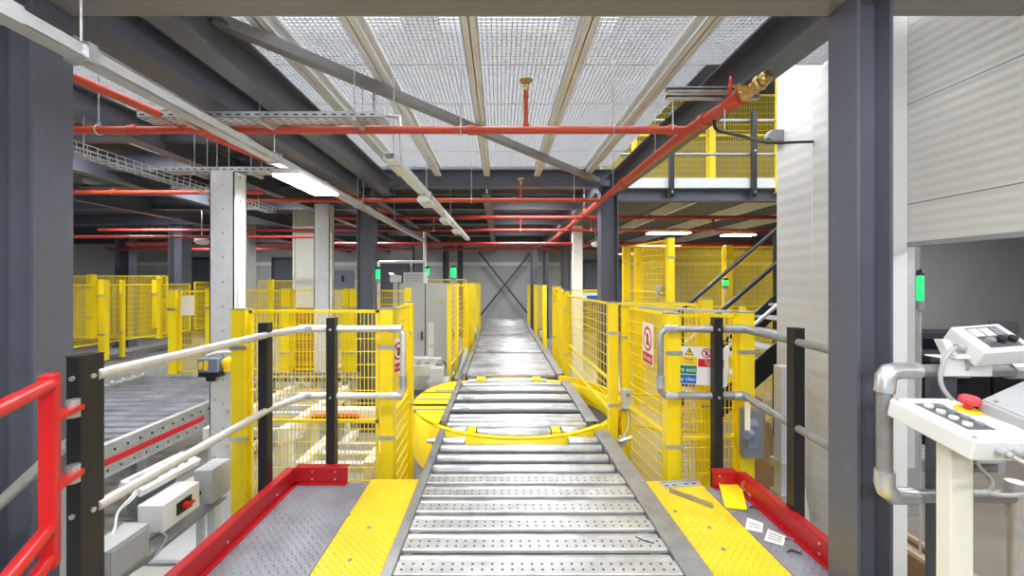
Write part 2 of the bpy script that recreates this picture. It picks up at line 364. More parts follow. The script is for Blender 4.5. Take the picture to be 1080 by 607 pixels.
# X bracing on the far wall
for z0, z1, l in ((-.12, 2.6, 'dark diagonal brace on the far wall rising to the right'), (2.6, -.12, 'dark diagonal brace on the far wall falling to the right')):
    struct(MB().bar((-.87, 16.4+(z0>0)*.06, z0), (1.3, 16.4+(z0>0)*.06, z1), .05, .07), 'brace', 'dark_steel', l, 'brace')
for n, (x0, x1, z1, l) in enumerate(((-5.4, -3.9, 2.2, 'dark ribbed roller shutter in the back wall left of the cabinets'), (3.6, 5.2, 2.2, 'dark ribbed roller shutter behind the tall right fence'), (-13.4, -11.4, 2.3, 'dark ribbed shutter in the back wall at the hall corner'), (-9.6, -8.2, 2.3, 'grey-blue ribbed shutter behind the blue column'))):
    dd = thing('door_%d' % (n+2), l, 'roller shutter', ((x0+x1)/2, 16.95, FZ), kind='structure')
    MB().bx(x0, x1, 16.93, 17.0, FZ, z1).build('curtain', 'shutter', dd)
    MB().bx(x0-.08, x0, 16.88, 17.0, FZ, z1+.1).bx(x1, x1+.08, 16.88, 17.0, FZ, z1+.1).bx(x0-.08, x1+.08, 16.88, 17.0, z1, z1+.1).build('door_frame', 'dark_steel', dd)
struct(MB().bx(-16, 16, 16.94, 17.0, 2.05, 2.2), 'trim_4', 'white', 'white band along the back wall', 'trim')

# ================================================================== CEILING SERVICES
def pipe(pts, r, label, m='sprinkler', couplings=(), group=None):
    t = thing('sprinkler_pipe', label, 'pipe', pts[0], group)
    MB().tube(pts, r, 14).build('tube', m, t)
    for c, ax in couplings:
        c = Vector(c); ax = Vector(ax)
        MB().cyl(c-ax*.03, c+ax*.03, r*1.28, 14).bx(c.x-.01, c.x+.01, c.y-.01, c.y+.01, c.z+r*1.1, c.z+r*1.7).build('coupling', m, t)
    return t
ZP = 2.456
pipe([(-4.5, 2.88, ZP), (1.365, 2.88, ZP)], .027, 'long red sprinkler pipe crossing nearest, carrying the upright sprinkler', 'sprinkler', [((-2.65, 2.88, ZP), (1,0,0)), ((1.24, 2.88, ZP), (1,0,0)), ((-.2, 2.88, ZP), (1,0,0))])
pipe([(1.437, 2.34, ZP), (1.367, 2.88, ZP), (1.367, 12.5, ZP-.02)], .037, 'thick red sprinkler main running away under the right dark beam', 'sprinkler', [((1.39, 2.71, ZP), (-.13, .99, 0)), ((1.367, 4.4, ZP), (0,1,0)), ((1.367, 6.3, ZP), (0,1,0))])
pipe([(-3.9, 5.355, ZP), (1.33, 5.355, ZP)], .028, 'red sprinkler pipe second from the deck, joining the main', 'sprinkler', [((.2, 5.355, ZP), (1,0,0)), ((-2.14, 5.355, ZP), (1,0,0))])
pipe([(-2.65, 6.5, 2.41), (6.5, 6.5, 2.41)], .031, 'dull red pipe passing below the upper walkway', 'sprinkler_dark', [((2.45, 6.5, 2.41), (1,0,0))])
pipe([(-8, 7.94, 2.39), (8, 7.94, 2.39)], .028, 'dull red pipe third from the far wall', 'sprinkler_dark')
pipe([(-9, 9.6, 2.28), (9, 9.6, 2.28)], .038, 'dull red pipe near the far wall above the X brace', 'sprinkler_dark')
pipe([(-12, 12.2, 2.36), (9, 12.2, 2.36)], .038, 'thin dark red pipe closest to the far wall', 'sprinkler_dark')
pipe([(-7.5, 4.54, 2.38), (-2.7, 4.54, 2.38)], .025, 'short red pipe below the wire basket tray', 'sprinkler', [((-4.4, 4.54, 2.38), (1,0,0))])
pipe([(-2.42, 1.9, 2.50), (-2.15, 4.0, 2.50), (-1.80, 6.4, 2.49)], .028, 'red pipe slanting back beside the lighting trunking', 'sprinkler')
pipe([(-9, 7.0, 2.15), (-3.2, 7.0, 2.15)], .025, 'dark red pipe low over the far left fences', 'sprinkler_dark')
def sprinkler(x, y, z0, z1, label):
    t = thing('sprinkler', label, 'sprinkler', (x, y, z0))
    MB().cyl((x,y,z0), (x,y,z1), .016).cyl((x,y,z0), (x,y,z0+.03), .022).cyl((x,y,z1-.04), (x,y,z1-.01), .02).build('riser', 'sprinkler', t)
    MB().lathe([(.014,0),(.02,.006),(.014,.025),(.01,.038)], (x,y,z1)).tube([(x-.012,y,z1+.03),(x-.02,y,z1+.056),(x,y,z1+.075)], .004, 6).tube([(x+.012,y,z1+.03),(x+.02,y,z1+.056),(x,y,z1+.075)], .004, 6).build('nozzle', 'brass', t)
    MB().lathe([(.0,.003),(.046,0),(.05,.005),(.038,.012),(0,.015)], (x,y,z1+.075)).build('deflector', 'brass', t)
    return t
sprinkler(.19, 2.88, ZP+.02, 2.735, 'upright red sprinkler riser with brass cap nearest overhead')
sprinkler(.285, 5.355, ZP+.02, 2.66, 'small red sprinkler riser on the second pipe')
# rod hangers with clamp rings
def dropper(x, y, z0, z1, label):
    t = thing('sprinkler', label, 'sprinkler', (x, y, z0))
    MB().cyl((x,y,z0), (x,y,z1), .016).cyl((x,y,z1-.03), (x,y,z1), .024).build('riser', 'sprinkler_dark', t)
    MB().lathe([(0,0),(.03,0),(.034,.006),(.012,.02),(.012,.05),(0,.05)], (x,y,z0-.05)).build('nozzle', 'brass', t)
for px, l in ((549, 'red drop pipe with sprinkler head below the walkway pipe, beside the thick main'), (624, 'red drop pipe with sprinkler head just before the dark right column'), (752, 'red drop pipe with sprinkler head under the upper walkway'), (457, 'red drop pipe with sprinkler head near the central trunking')):
    dropper((px-VX)/F*6.5, 6.5, 2.24, 2.385, l)
t = thing('hose', 'black hose sagging from the sprinkler main to the white clad wall', 'hose', (1.4, 2.6, 2.4))
MB().tube(soft([(1.40,2.60,2.41),(1.46,2.66,2.37),(1.75,2.85,2.40),(2.05,3.05,2.425),(2.435,3.10,2.45)]), .011, 8).build('tube', 'black', t)
t = thing('wall_clip', 'grey folded clip plate fixed on the white clad wall edge', 'clip', (2.45, 3.3, 2.4))
MB().bx(2.40, 2.50, 3.50, 3.604, 2.60, 2.70).prism([(2.40,3.5,2.60),(2.36,3.5,2.63),(2.36,3.5,2.66),(2.40,3.5,2.70)], (0,.06,0)).build('plate', 'midgrey', t, .004)
def hanger(x, y, z0, z1, label, r=.03, group=None):
    t = thing('rod_hanger', label, 'pipe hanger', (x, y, z0), group)
    MB().cyl((x,y,z0+r), (x,y,z1), .005, 8).build('rod', 'galv', t)
    ring = [(x, y+math.sin(a)*r*1.1, z0+math.cos(a)*r*1.1) for a in [2*PI*i/14 for i in range(15)]]
    MB().tube(ring, .005, 6).bx(x-.008, x+.008, y-.008, y+.008, z0+r, z0+r+.03).build('clamp_ring', 'galv', t)
    return t
hanger(-.28, 2.88, ZP, 2.90, 'rod hanger with clamp holding the near cross pipe by the straight joist')
for x in (-2.9, .82): hanger(x, 2.88, ZP, 2.98, 'thin rod hanger holding the nearest cross pipe', .03, 'hangers of the nearest cross pipe')
for x in (-1.83, -.38, 1.0): hanger(x, 5.355, ZP, 2.98, 'thin rod hanger holding the second cross pipe', .03, 'hangers of the second cross pipe')
for y in (3.5, 4.8, 6.45): hanger(1.367, y, ZP, 2.9, 'rod hanger holding the thick sprinkler main', .038, 'hangers of the thick main')
# valve set at the near end of the main
t = thing('control_valve', 'brass gate valve with red handwheel at the end of the sprinkler main', 'valve', (1.437, 2.27, ZP))
MB().lathe([(.028,0),(.044,.006),(.044,.022),(.028,.025),(.032,.05),(.032,.09),(.028,.113),(.044,.117),(.044,.132),(.032,.139)], (1.44, 2.345, ZP), (.1,-1,.12)).build('valve_body', 'brass', t)
MB().cyl((1.44,2.28,ZP), (1.36,2.28,ZP+.02), .019).cyl((1.36,2.28,ZP+.02), (1.31,2.28,ZP+.025), .008).build('stem', 'brass', t)
b = MB(); c = Vector((1.32, 2.28, ZP+.025))
hw = lambda a: c+Vector((math.cos(a)*.02, math.cos(a)*.04, math.sin(a)*.044))
b.tube([hw(2*PI*i/20) for i in range(21)], .007, 8)
for a in (0, PI/2, PI, 3*PI/2): b.cyl(c, hw(a), .0045, 6)
b.build('handwheel', 'signred', t)
MB().lathe([(.032,0),(.038,.006),(.038,.032),(0,.035)], (1.455, 2.205, ZP+.02), (.2,-1,.1)).build('end_cap', 'brass', t)
t = thing('pipe_elbow', 'red grooved coupling between valve and sprinkler main', 'pipe fitting', (1.42, 2.43, ZP))
MB().cyl((1.433, 2.36, ZP), (1.42, 2.47, ZP), .047).build('coupling', 'sprinkler', t)
MB().cyl((1.433, 2.38, ZP-.04), (1.433, 2.38, ZP+.063), .01).build('bolt', 'galv', t)
# strut bracket on the right
t = thing('strut_bracket', 'galvanised strut channels bracketed off the right dark beam', 'bracket', (1.26, 2.46, 2.48))
for z in (2.545, 2.50): MB().chan((1.03, 2.46, z), (1.6, 2.46, z), .03, .03, .003).build('channel', 'galv', t)
for x in (1.07, 1.39): MB().cyl((x, 2.46, 2.30), (x, 2.46, 2.56), .005, 8).build('rod', 'galv', t)
# light trunking (long galvanised run in front of the left column)
def trunk(x, y0, y1, z, w, h, label, rods, m='galv_flat', dx=0):
    t = thing('lighting_trunking', label, 'trunking', (x, y0, z))
    L = y1-y0
    MB().chan((x, y0, z), (x+dx, y1, z), w, h, .004, (0,0,-1)).bar((x, y0, z), (x+dx, y1, z), w*.9, .005, (0,0,1), (0, -h/2)).build('channel', m, t)
    for y in rods:
        xx = x+dx*(y-y0)/L
        MB().cyl((xx, y, z+h/2), (xx, y, 2.95), .005, 8).bar((xx-w/2-.012, y, z), (xx+w/2+.012, y, z), .035, h+.02, (0,0,1)).build('hanger', 'galv', t)
    for k in range(int(L/1.2)):
        y = y0+.7+k*1.2; xx = x+dx*(y-y0)/L
        MB().bar((xx, y-.04, z), (xx, y+.04, z), w+.006, h+.006).build('joint_sleeve', m, t)
    return t
trunk(-1.64, .6, 8.5, 2.254, .075, .055, 'long galvanised lighting trunking passing in front of the broad left column', (1.56, 2.9, 4.6, 6.2))
trunk(-.80, 2.88, 8.5, 2.27, .085, .055, 'white lighting trunking hanging centrally and running to the far end', (3.0, 4.2, 5.95), 'white', .12)
def luminaire(x, y, z, sx, sy, label, on=True, group=None):
    t = thing('light_fitting', label, 'lamp', (x, y, z), group)
    MB().prism([(x-sx/2,y-sy/2,z+.015),(x+sx/2,y-sy/2,z+.015),(x+sx*.38,y-sy/2,z+.055),(x-sx*.38,y-sy/2,z+.055)], (0,sy,0)).build('housing', 'white', t, .003)
    MB().bx(x-sx/2+.01, x+sx/2-.01, y-sy/2+.01, y+sy/2-.01, z, z+.016).build('diffuser', 'lamp' if on else 'white', t)
    for e in (-1, 1): MB().bx(x-.02, x+.02, y+e*sy*.3-.015, y+e*sy*.3+.015, z+.055, z+.085).build('bracket', 'galv', t)
    return t
luminaire(-1.64, 3.42, 2.175, .24, .72, 'lit white light fitting under the long left trunking')
luminaire(3.22, 7.6, 2.28, .8, .2, 'lit white light fitting hanging under the right walkway')
luminaire(4.55, 7.6, 2.24, .6, .2, 'faint lit fitting behind the tall fence, next to the white wall')
for y, l in ((4.15, 'white unlit fitting nearest along the central trunking'), (5.45, 'white unlit fitting midway along the central trunking'), (6.6, 'white unlit fitting at the far end of the central trunking')):
    luminaire(-.80+.12*(y-2.6)/5.9, y, 2.16, .12, .36, l, False)
# perforated cable tray across
def tray(x0, x1, y, z, w, label):
    t = thing('cable_tray', label, 'cable tray', (x0, y, z))
    b = MB().bx(x0, x1, y-w/2, y+w/2, z, z+.003).bx(x0, x1, y-w/2, y-w/2+.003, z, z+.04).bx(x0, x1, y+w/2-.003, y+w/2, z, z+.04)
    b.cur = 1
    n = int((x1-x0)/.065)
    for i in range(n):
        x = x0+.02+i*.065; b.bx(x, x+.032, y-w/2-.001, y-w/2, z+.015, z+.024)
        for q in (-.3, 0, .3): b.bx(x, x+.032, y+w*q-.004, y+w*q+.004, z-.001, z)
    b.build('tray', ['galv_flat', 'hole'], t)
    for x in (x0+.3, (x0+x1)/2, x1-.2):
        MB().bx(x-.015, x+.015, y-w/2-.02, y+w/2+.02, z-.03, z-.003).cyl((x, y-w/2-.012, z-.015), (x, y-w/2-.012, 2.95), .004, 6).cyl((x, y+w/2+.012, z-.015), (x, y+w/2+.012, 2.95), .004, 6).build('support', 'galv', t)
    return t
tray(-2.46, -.78, 2.77, 2.475, .14, 'perforated galvanised cable tray crossing above the nearest red pipe')
tray(-5.7, -3.25, 2.96, 2.30, .13, 'perforated galvanised cable tray ending behind the broad left column')
tray(-3.0, -2.0, 3.6, 2.34, .13, 'short perforated cable tray carrying a dark conduit bundle')
# wire basket tray
x0, x1, z0, z1, y0, y1 = -3.18, -3.05, 2.30, 2.37, 2.27, 5.45
t = thing('basket_tray', 'wire basket cable tray running back above the left conveyors', 'cable tray', (-3.12, 2.5, 2.3))
b = MB()
for x, z in ((x0,z1),(x0,z0+.035),(x0,z0),(x0+.043,z0),(x0+.086,z0),(x1,z0),(x1,z0+.035),(x1,z1)): b.bar((x,y0,z),(x,y1,z),.004,.004)
y = y0
while y < y1:
    b.bar((x0,y,z1),(x0,y,z0),.004,.004,(0,1,0)); b.bar((x0,y,z0),(x1,y,z0),.004,.004); b.bar((x1,y,z0),(x1,y,z1),.004,.004,(0,1,0)); y += .075
b.build('wire_basket', 'galv_flat', t)
for y in (2.9, 3.9, 5.0): MB().cyl((x0-.02,y,z0-.01),(x0-.02,y,2.56),.004,6).cyl((x1+.02,y,z0-.01),(x1+.02,y,2.56),.004,6).bx(x0-.03,x1+.03,y-.014,y+.014,z0-.03,z0-.004).build('support', 'galv', t)
t = thing('cable_bundle', 'dark cable bundle lying along the short left cable tray', 'cables', (-2.8, 3.6, 2.343))
for k in range(4): MB().tube([(-2.95,3.56+k*.02,2.352),(-2.8,3.565+k*.02,2.356),(-2.5,3.555+k*.022,2.352),(-2.1,3.56+k*.02,2.352)], .008, 7).build('cable', 'black', t)
t = thing('ceiling_conduit', 'galvanised Z-shaped conduit drop beside the end of the cable tray', 'conduit', (-.8, 2.9, 2.3))
MB().tube([(-.93,2.95,2.92),(-.93,2.95,2.60),(-.74,2.95,2.58),(-.73,2.94,2.31)], .011, 8).build('tube', 'galv_flat', t)
c = W(213, 254, 8.2)
t = thing('alarm_dome', 'small white round alarm sounder hanging left of the tall galvanised post', 'alarm', c)
MB().lathe([(.0,0),(.10,.02),(.13,.08),(.12,.14),(.05,.17),(.02,.19)], c-Vector((0,0,.08))).build('dome', 'white', t)
MB().cyl(c+Vector((0,0,.1)), (c.x, c.y, 2.96), .012, 8).build('stem', 'galv', t)
c = W(628, 257, 9.3)
t = thing('alarm_dome', 'small white round alarm sounder beside the dark right column', 'alarm', c)
MB().lathe([(.0,0),(.08,.02),(.10,.06),(.09,.11),(.04,.14),(.02,.15)], c-Vector((0,0,.08))).build('dome', 'white', t)
MB().cyl(c+Vector((0,0,.06)), (c.x, c.y, 2.70), .012, 8).build('stem', 'galv', t)
# ================================================================== THE DECK
t = thing('deck_platform', 'grey tread plate deck with worn chequer pattern beside the left red kick plate', 'deck', (-1.1, 1.5, -.06))
MB().bx(-1.39, -.885, -.8, 2.70, -.008, 0).build('tread_plate', 'tread', t)
MB().bx(-1.39, -1.33, -.8, 2.70, -.16, -.008).bx(-1.39, -.885, 2.64, 2.70, -.16, -.008).bx(-1.39, -1.33, -.8, -.74, FZ, -.16).bx(-1.39, -1.33, 2.62, 2.68, FZ, -.16).build('support_frame', 'dark_steel', t)
t = thing('deck_platform', 'grey tread plate deck littered with labels beside the right red kick plate', 'deck', (1.45, 1.5, -.06))
MB().bx(1.36, 1.575, 1.83, 2.64, -.008, 0).build('tread_plate', 'tread', t)
MB().bx(1.515, 1.575, 1.83, 2.64, -.16, -.008).bx(1.36, 1.575, 2.58, 2.64, -.16, -.008).bx(1.515, 1.575, 2.56, 2.62, FZ, -.16).bx(1.515, 1.575, 1.84, 1.90, FZ, -.16).build('support_frame', 'dark_steel', t)
tag(MB().bx(-.882, -.556, -.8, 2.745, -.01, 0).build('walkway_plate', 'yellow_plate', None, .002), 'yellow tread plate strip between grey deck and conveyor, on the left', 'walkway plate')
tag(MB().bx(.992, 1.357, -.8, 2.72, -.01, 0).build('walkway_plate', 'yellow_plate', None, .002), 'yellow tread plate strip carrying loose brackets, on the right of conveyor', 'walkway plate')
def kick(pts, label, out):
    t = thing('kick_plate', label, 'kick plate', pts[0])
    b = MB()
    for i in range(len(pts)-1):
        p, q = Vector(pts[i]), Vector(pts[i+1]); d = (q-p).normalized()
        e = d*.004
        b.bar(p-e, q+e, .006, .105, (0,0,1), (0, .0525)); b.bar(p, q, .05, .006, (0,0,1), (out*.025, .105)); b.bar(p, q, .03, .004, (0,0,1), (-out*.015, .004))
    b.build('kick_strip', 'red', t, .0015)
    for i in range(len(pts)-1):
        p, q = Vector(pts[i]), Vector(pts[i+1]); d = (q-p); L = d.length; d.normalize(); nrm = d.cross(Vector((0,0,1)))*(-out)
        k = .12
        while k < L:
            for z in ((.04,) if L > 1 else (.03, .08)):
                c = p+d*k+Vector((0,0,z)); MB().cyl(c+nrm*.002, c+nrm*.008, .006, 8).build('bolt', 'galv', t)
            k += .45 if L > 1 else L-.2 if L > .3 else 1
    return t
kick([(-1.385, -.8, 0), (-1.385, 2.69, 0), (-1.03, 2.69, 0)], 'red kick plate with bent corner along the left deck edge', -1)
kick([(1.57, 1.83, 0), (1.57, 2.63, 0), (1.41, 2.63, 0)], 'red kick plate along the right deck edge beside the labels', 1)

# ================================================================== HANDRAILS
def hpost(x, y, label, zb=-.30, ztop=1.10, w=.06, d=.06, holes=(1.03, .56)):
    t = thing('handrail_post', label, 'handrail post', (x, y, zb))
    MB().bx(x-w/2, x+w/2, y-d/2, y+d/2, zb, ztop).build('tube', 'black', t, .004)
    b = MB().bx(x-w/2, x+w/2, y-d/2, y+d/2, ztop, ztop+.006)
    b.build('cap', 'rubber', t)
    for z in holes+(.06,):
        MB().cyl((x, y-d/2-.006, z), (x, y-d/2, z), .009, 8).build('bolt', 'galv', t); MB().cyl((x+w/2, y, z), (x+w/2+.005, y, z), .009, 8).build('bolt', 'galv', t)
    MB().bx(x-w/2-.03, x+w/2+.03, y-d/2, y+d/2, zb-.012, zb).build('foot_plate', 'black', t)
    return t
hpost(-1.455, 1.40, 'black handrail post nearest the red gate', -.5, 1.10, .05, .085)
hpost(-1.465, 2.49, 'black handrail post before the bend of the left handrail', -.5, 1.10)
hpost(-1.17, 2.78, 'black handrail post behind the short return of the left red kick plate', -.4, 1.105)
hpost(1.515, 2.78, 'black handrail post in front of the warning sign board', -.4, 1.105)
hpost(1.635, 2.20, 'black handrail post in front of the white clad wall', -.5, 1.10)
def hrail(tops, r, label, close, fits, m='pipe'):
    t = thing('handrail', label, 'handrail', tops[0])
    for pts, nm in close: MB().tube(pts, r, 12).build(nm, m, t)
    for c, a in fits:
        c, a = Vector(c), Vector(a); MB().cyl(c-a*.045, c+a*.045, r*1.35, 12).cyl(c+Vector((0,0,r*1.3)), c+Vector((0,0,r*1.6)), .006, 6).build('fitting', 'galv', t)
    return t
r = .021
hrail([(-1.43, 1.40, 1.03)], r, 'pale tubular handrail with two rails along the left deck, ending in a closed loop',
  [([(-1.44, 1.42, 1.03), (-1.45, 2.50, 1.03), (-1.37, 2.80, 1.03), (-.72, 2.80, 1.03), (-.68, 2.80, .995), (-.68, 2.80, .595), (-.72, 2.80, .56), (-1.37, 2.80, .56), (-1.45, 2.50, .56), (-1.44, 1.42, .56)], 'rail_tube')],
  [((-1.36, 2.80, 1.03), (1,0,0)), ((-.73, 2.80, 1.03), (1,0,0)), ((-.73, 2.80, .56), (1,0,0)), ((-.68, 2.80, .66), (0,0,1)), ((-1.36, 2.80, .56), (1,0,0))])
hrail([(1.12, 2.80, 1.03)], r, 'grey tubular handrail loop with two rails around the right deck corner',
  [([(2.2, 1.75, 1.03), (1.65, 2.24, 1.03), (1.60, 2.80, 1.03), (1.17, 2.80, 1.03), (1.13, 2.80, .995), (1.13, 2.80, .595), (1.17, 2.80, .56), (1.60, 2.80, .56), (1.65, 2.24, .56), (2.2, 1.75, .56)], 'rail_tube')] if False else
  [([(1.59, 1.82, 1.03), (1.64, 2.28, 1.03), (1.72, 2.78, 1.03), (1.17, 2.80, 1.03), (1.13, 2.80, .995), (1.13, 2.80, .595), (1.17, 2.80, .56), (1.72, 2.80, .56), (1.64, 2.28, .56), (1.59, 1.82, .56)], 'rail_tube')],
  [((1.69, 2.80, 1.03), (1,0,0)), ((1.20, 2.80, 1.03), (1,0,0)), ((1.20, 2.80, .56), (1,0,0)), ((1.13, 2.80, .66), (0,0,1)), ((1.69, 2.80, .56), (1,0,0))], 'grey_pipe')
# rail round the control desk
R2 = .0235
t = thing('desk_guard_rail', 'thick galvanised tube guard rail with elbow behind the control desks', 'guard rail', (1.43, 1.5, .5))
MB().tube([(2.4, 1.47, 1.035), (1.47, 1.48, 1.03), (1.445, 1.48, 1.02), (1.43, 1.48, .99), (1.43, 1.48, .61), (1.44, 1.48, .58), (1.47, 1.48, .565), (2.4, 1.475, .565)], R2, 16).build('rail_tube', 'grey_pipe', t)
for p in ([(1.55, 1.48, 1.03), (1.48, 1.48, 1.03), (1.45, 1.48, 1.025), (1.434, 1.48, 1.005), (1.43, 1.48, .95)], [(1.43, 1.48, .66), (1.43, 1.48, .61), (1.438, 1.48, .585), (1.46, 1.48, .567), (1.54, 1.48, .565)]):
    MB().tube(p, R2*1.28, 16).build('elbow', 'galv', t)
MB().cyl((1.88, 1.475, 1.032), (1.96, 1.475, 1.033), R2*1.3).build('fitting', 'galv', t)
MB().cyl((1.915, 1.475, .56), (1.915, 1.475, FZ), R2).cyl((1.915,1.475,.50),(1.915,1.475,.62),R2*1.3).build('leg', 'pipe', t)

# ================================================================== CONVEYORS
def roller_mb(x0, x1, y, r=.04, z=None, seg=16):
    z = -r if z is None else z
    return MB().lathe([(0,0),(r*.93,0),(r,.006),(r,x1-x0-.006),(r*.93,x1-x0),(0,x1-x0)], (x0,y,z), (1,0,0), seg)
XL, XR = -.495, .855
PIT = .169
t = thing('roller_conveyor', 'nearest roller conveyor with perforated plates between its rollers, along the deck', 'conveyor', (.2, 1.2, -.2))
MB().bx(-.55, -.545, -.8, 3.66, -.20, .012).bx(-.55, -.50, -.8, 3.66, .006, .014).bx(-.503, -.497, -.8, 3.66, -.05, .01).build('side_rail', 'rail_steel', t, .001)
MB().bx(.98, .985, -.8, 3.62, -.20, .012).bx(.86, .985, -.8, 3.62, .006, .014).bx(.858, .864, -.8, 3.62, -.08, .01).build('side_rail', 'rail_steel', t, .001)
MB().bx(-.50, .86, -.8, 3.40, -.20, -.19).build('pan', 'dark_steel', t)
y = 2.866-PIT*.30; k = 0
ys = [2.866-PIT*i for i in range(0, 22)]
for yl in ys:
    roller_mb(XL, XR-.005, yl-.045, .04).build('roller', 'roller', t)
    b = MB(); ya, yb = yl-PIT+.004, yl-.074
    b.prism([(XL, ya, -.02), (XL, ya, -.004), (XL, ya+.004, 0), (XL, yb-.004, 0), (XL, yb, -.004), (XL, yb, -.02)], (XR-XL, 0, 0))
    b.cur = 1
    if yl > 1.2:
        n = 28
        for i in range(n):
            for f in (.30, .72):
                cx, cy = XL+.03+i*(XR-XL-.06)/(n-1), ya+(yb-ya)*f
                b.add([(cx+.0068*math.cos(a), cy+.0068*math.sin(a), .0006) for a in [2*PI*j/8 for j in range(8)]], [tuple(range(8))])
    b.build('perforated_plate', ['perf', 'hole'], t)
for yl in (2.965, 3.14, 3.325): roller_mb(XL, XR-.005, yl, .042).build('roller', 'roller', t)
roller_mb(XL, -.30, 3.49, .042).build('stub_roller', 'roller', t); roller_mb(.60, XR, 3.49, .042).build('stub_roller', 'roller', t)
MB().cyl((-.56,3.53,-.05),(-.60,3.53,-.05),.03).cyl((-.60,3.53,-.05),(-.64,3.53,-.05),.018).build('sensor', 'galv', t)
# turntable
TC, TR = Vector((.17, 4.66, 0)), 1.16
t = thing('turntable', 'yellow round turntable with rollers and grey side rails between two conveyors', 'turntable', (TC.x, TC.y, -.5))
def ang(a, r, z): return (TC.x+math.cos(a)*r, TC.y+math.sin(a)*r, z)
MB().lathe([(TR,-.5),(TR,-.035),(TR-.01,-.03),(TR-.05,-.03),(TR-.05,-.25)], (TC.x,TC.y,0), (0,0,1), 64).build('drum', 'yellow', t)
MB().lathe([(TR-.051,-.24),(0,-.24)], (TC.x,TC.y,0), (0,0,1), 48).build('drum_floor', 'dark_steel', t)
# left top plates: circle segment cut into three leaves
xe = -.585
for a0, a1 in ((.08, .37), (.375, .62), (.625, .92)):
    full0, full1 = math.acos((xe-TC.x)/TR), 2*PI-math.acos((xe-TC.x)/TR)
    s0, s1 = full0+(full1-full0)*a0*.98, full0+(full1-full0)*a1*1.05
    s1 = min(s1, full1-.02)
    n = 12; arc = [ang(s0+(s1-s0)*i/n, TR-.012, -.012) for i in range(n+1)]
    poly = [(xe, arc[0][1], -.012)]+arc+[(xe, arc[-1][1], -.012)]
    MB().prism(poly, (0,0,.012)).build('top_plate', 'yellow', t)
# side rails of the turntable
MB().bx(-.575, -.52, 3.88, 5.5, -.18, .012).build('side_rail', 'rail_steel', t, .003)
MB().bx(.84, .845, 3.86, 5.45, -.18, .012).bx(.84, .955, 3.86, 5.45, .005, .014).bx(.95, .955, 3.86, 5.45, -.08, .012).build('side_rail', 'rail_steel', t, .002)
MB().bx(-.52, .84, 3.7, 5.6, -.2, -.19).build('pan', 'dark_steel', t)
# rollers: pairs between chain strands
for yl in (3.87, 4.00, 4.10, 4.37, 4.47, 4.74, 4.84, 5.10, 5.20, 5.40):
    roller_mb(-.51, .835, yl, .043).build('roller', 'roller', t)
for yl in (4.24, 4.61, 4.97):
    MB().bx(-.95 if yl < 4.9 else -.8, .84, yl-.022, yl+.022, -.015, .006).build('chain_strand', 'midgrey', t)
    for x in (-.38, .10, .52): MB().bx(x-.05, x+.05, yl-.03, yl+.03, -.01, .012).build('chain_guide', 'rail_steel', t)
roller_mb(-.21, .47, 3.695, .058, -.05).build('short_roller', 'roller', t)
roller_mb(-.45, -.31, 3.74, .04).build('stub_roller', 'roller', t); roller_mb(.58, .74, 3.74, .04).build('stub_roller', 'roller', t)
roller_mb(-.45, .66, 5.62, .045).build('roller', 'roller', t)
for x in (-.26, .52):
    MB().prism([(x-.04,3.63,-.04),(x+.04,3.63,-.04),(x+.04,3.76,-.04),(x-.04,3.76,-.04)], (0,0,.036)).cyl((x,3.67,-.01),(x,3.67,.004),.012).build('roller_bracket', 'yellow', t)
    MB().bx(x-.06, x+.06, 5.52, 5.70, -.03, .006).build('roller_bracket', 'yellow', t)
# front lip of the round frame
n = 24; arc = [ang(-PI/2-.78+1.56*i/n, TR-.002, -.028) for i in range(n+1)]
inner = [ang(-PI/2-.77+1.54*i/n, TR-.05, -.028) for i in range(n+1)]
b = MB()
for i in range(n): b.prism([arc[i], arc[i+1], inner[i+1], inner[i]], (0,0,.012))
b.build('front_lip', 'yellow', t)
# guard around right side
t = thing('curved_guard', 'curved yellow guard plate hugging the right side of the turntable', 'guard plate', (1.3, 4.6, -.45))
n = 20; b = MB()
for i in range(n):
    a0, a1 = -.42+1.40*i/n, -.42+1.40*(i+1)/n
    b.prism([ang(a0,TR+.04,-.45), ang(a1,TR+.04,-.45), ang(a1,TR+.048,-.45), ang(a0,TR+.048,-.45)], (0,0,.47))
b.build('guard_sheet', 'yellow', t)
b = MB()
for i in range(n):
    a0, a1 = -.42+1.40*i/n, -.42+1.40*(i+1)/n
    b.prism([ang(a0,TR+.03,.02), ang(a1,TR+.03,.02), ang(a1,TR+.07,.02), ang(a0,TR+.07,.02)], (0,0,.008))
b.build('rim', 'yellow', t)
# far conveyor sections
def section(y0, y1, pit, r, label, plates):
    t = thing('roller_conveyor', label, 'conveyor', (.2, y0, -.3))
    MB().bx(-.56, -.50, y0, y1, -.22, .012).build('side_rail', 'rail_steel', t, .002)
    MB().bx(.84, .92, y0, y1, -.22, .012).build('side_rail', 'rail_steel', t, .002)
    MB().bx(-.50, .84, y0, y1, -.2, -.19).build('pan', 'dark_steel', t)
    n = int((y1-y0-.04)/pit)
    for i in range(n): roller_mb(-.49, .83, y0+.09+i*pit, r, None, 12).build('roller', 'worn_roller', t)
    for y in (y0+.3, y1-.3):
        for x in (-.53, .88): MB().bx(x-.03, x+.03, y-.04, y+.04, FZ, -.22).bx(x-.06,x+.06,y-.07,y+.07,FZ,FZ+.012).build('leg', 'rail_steel', t)
    return t
section(5.86, 7.74, .125, .045, 'roller conveyor section just beyond the turntable', 0)
section(7.82, 10.72, .15, .05, 'worn roller conveyor section in the middle of the far line', 0)
section(10.80, 14.9, .17, .05, 'roller conveyor section ending under the X brace', 0)
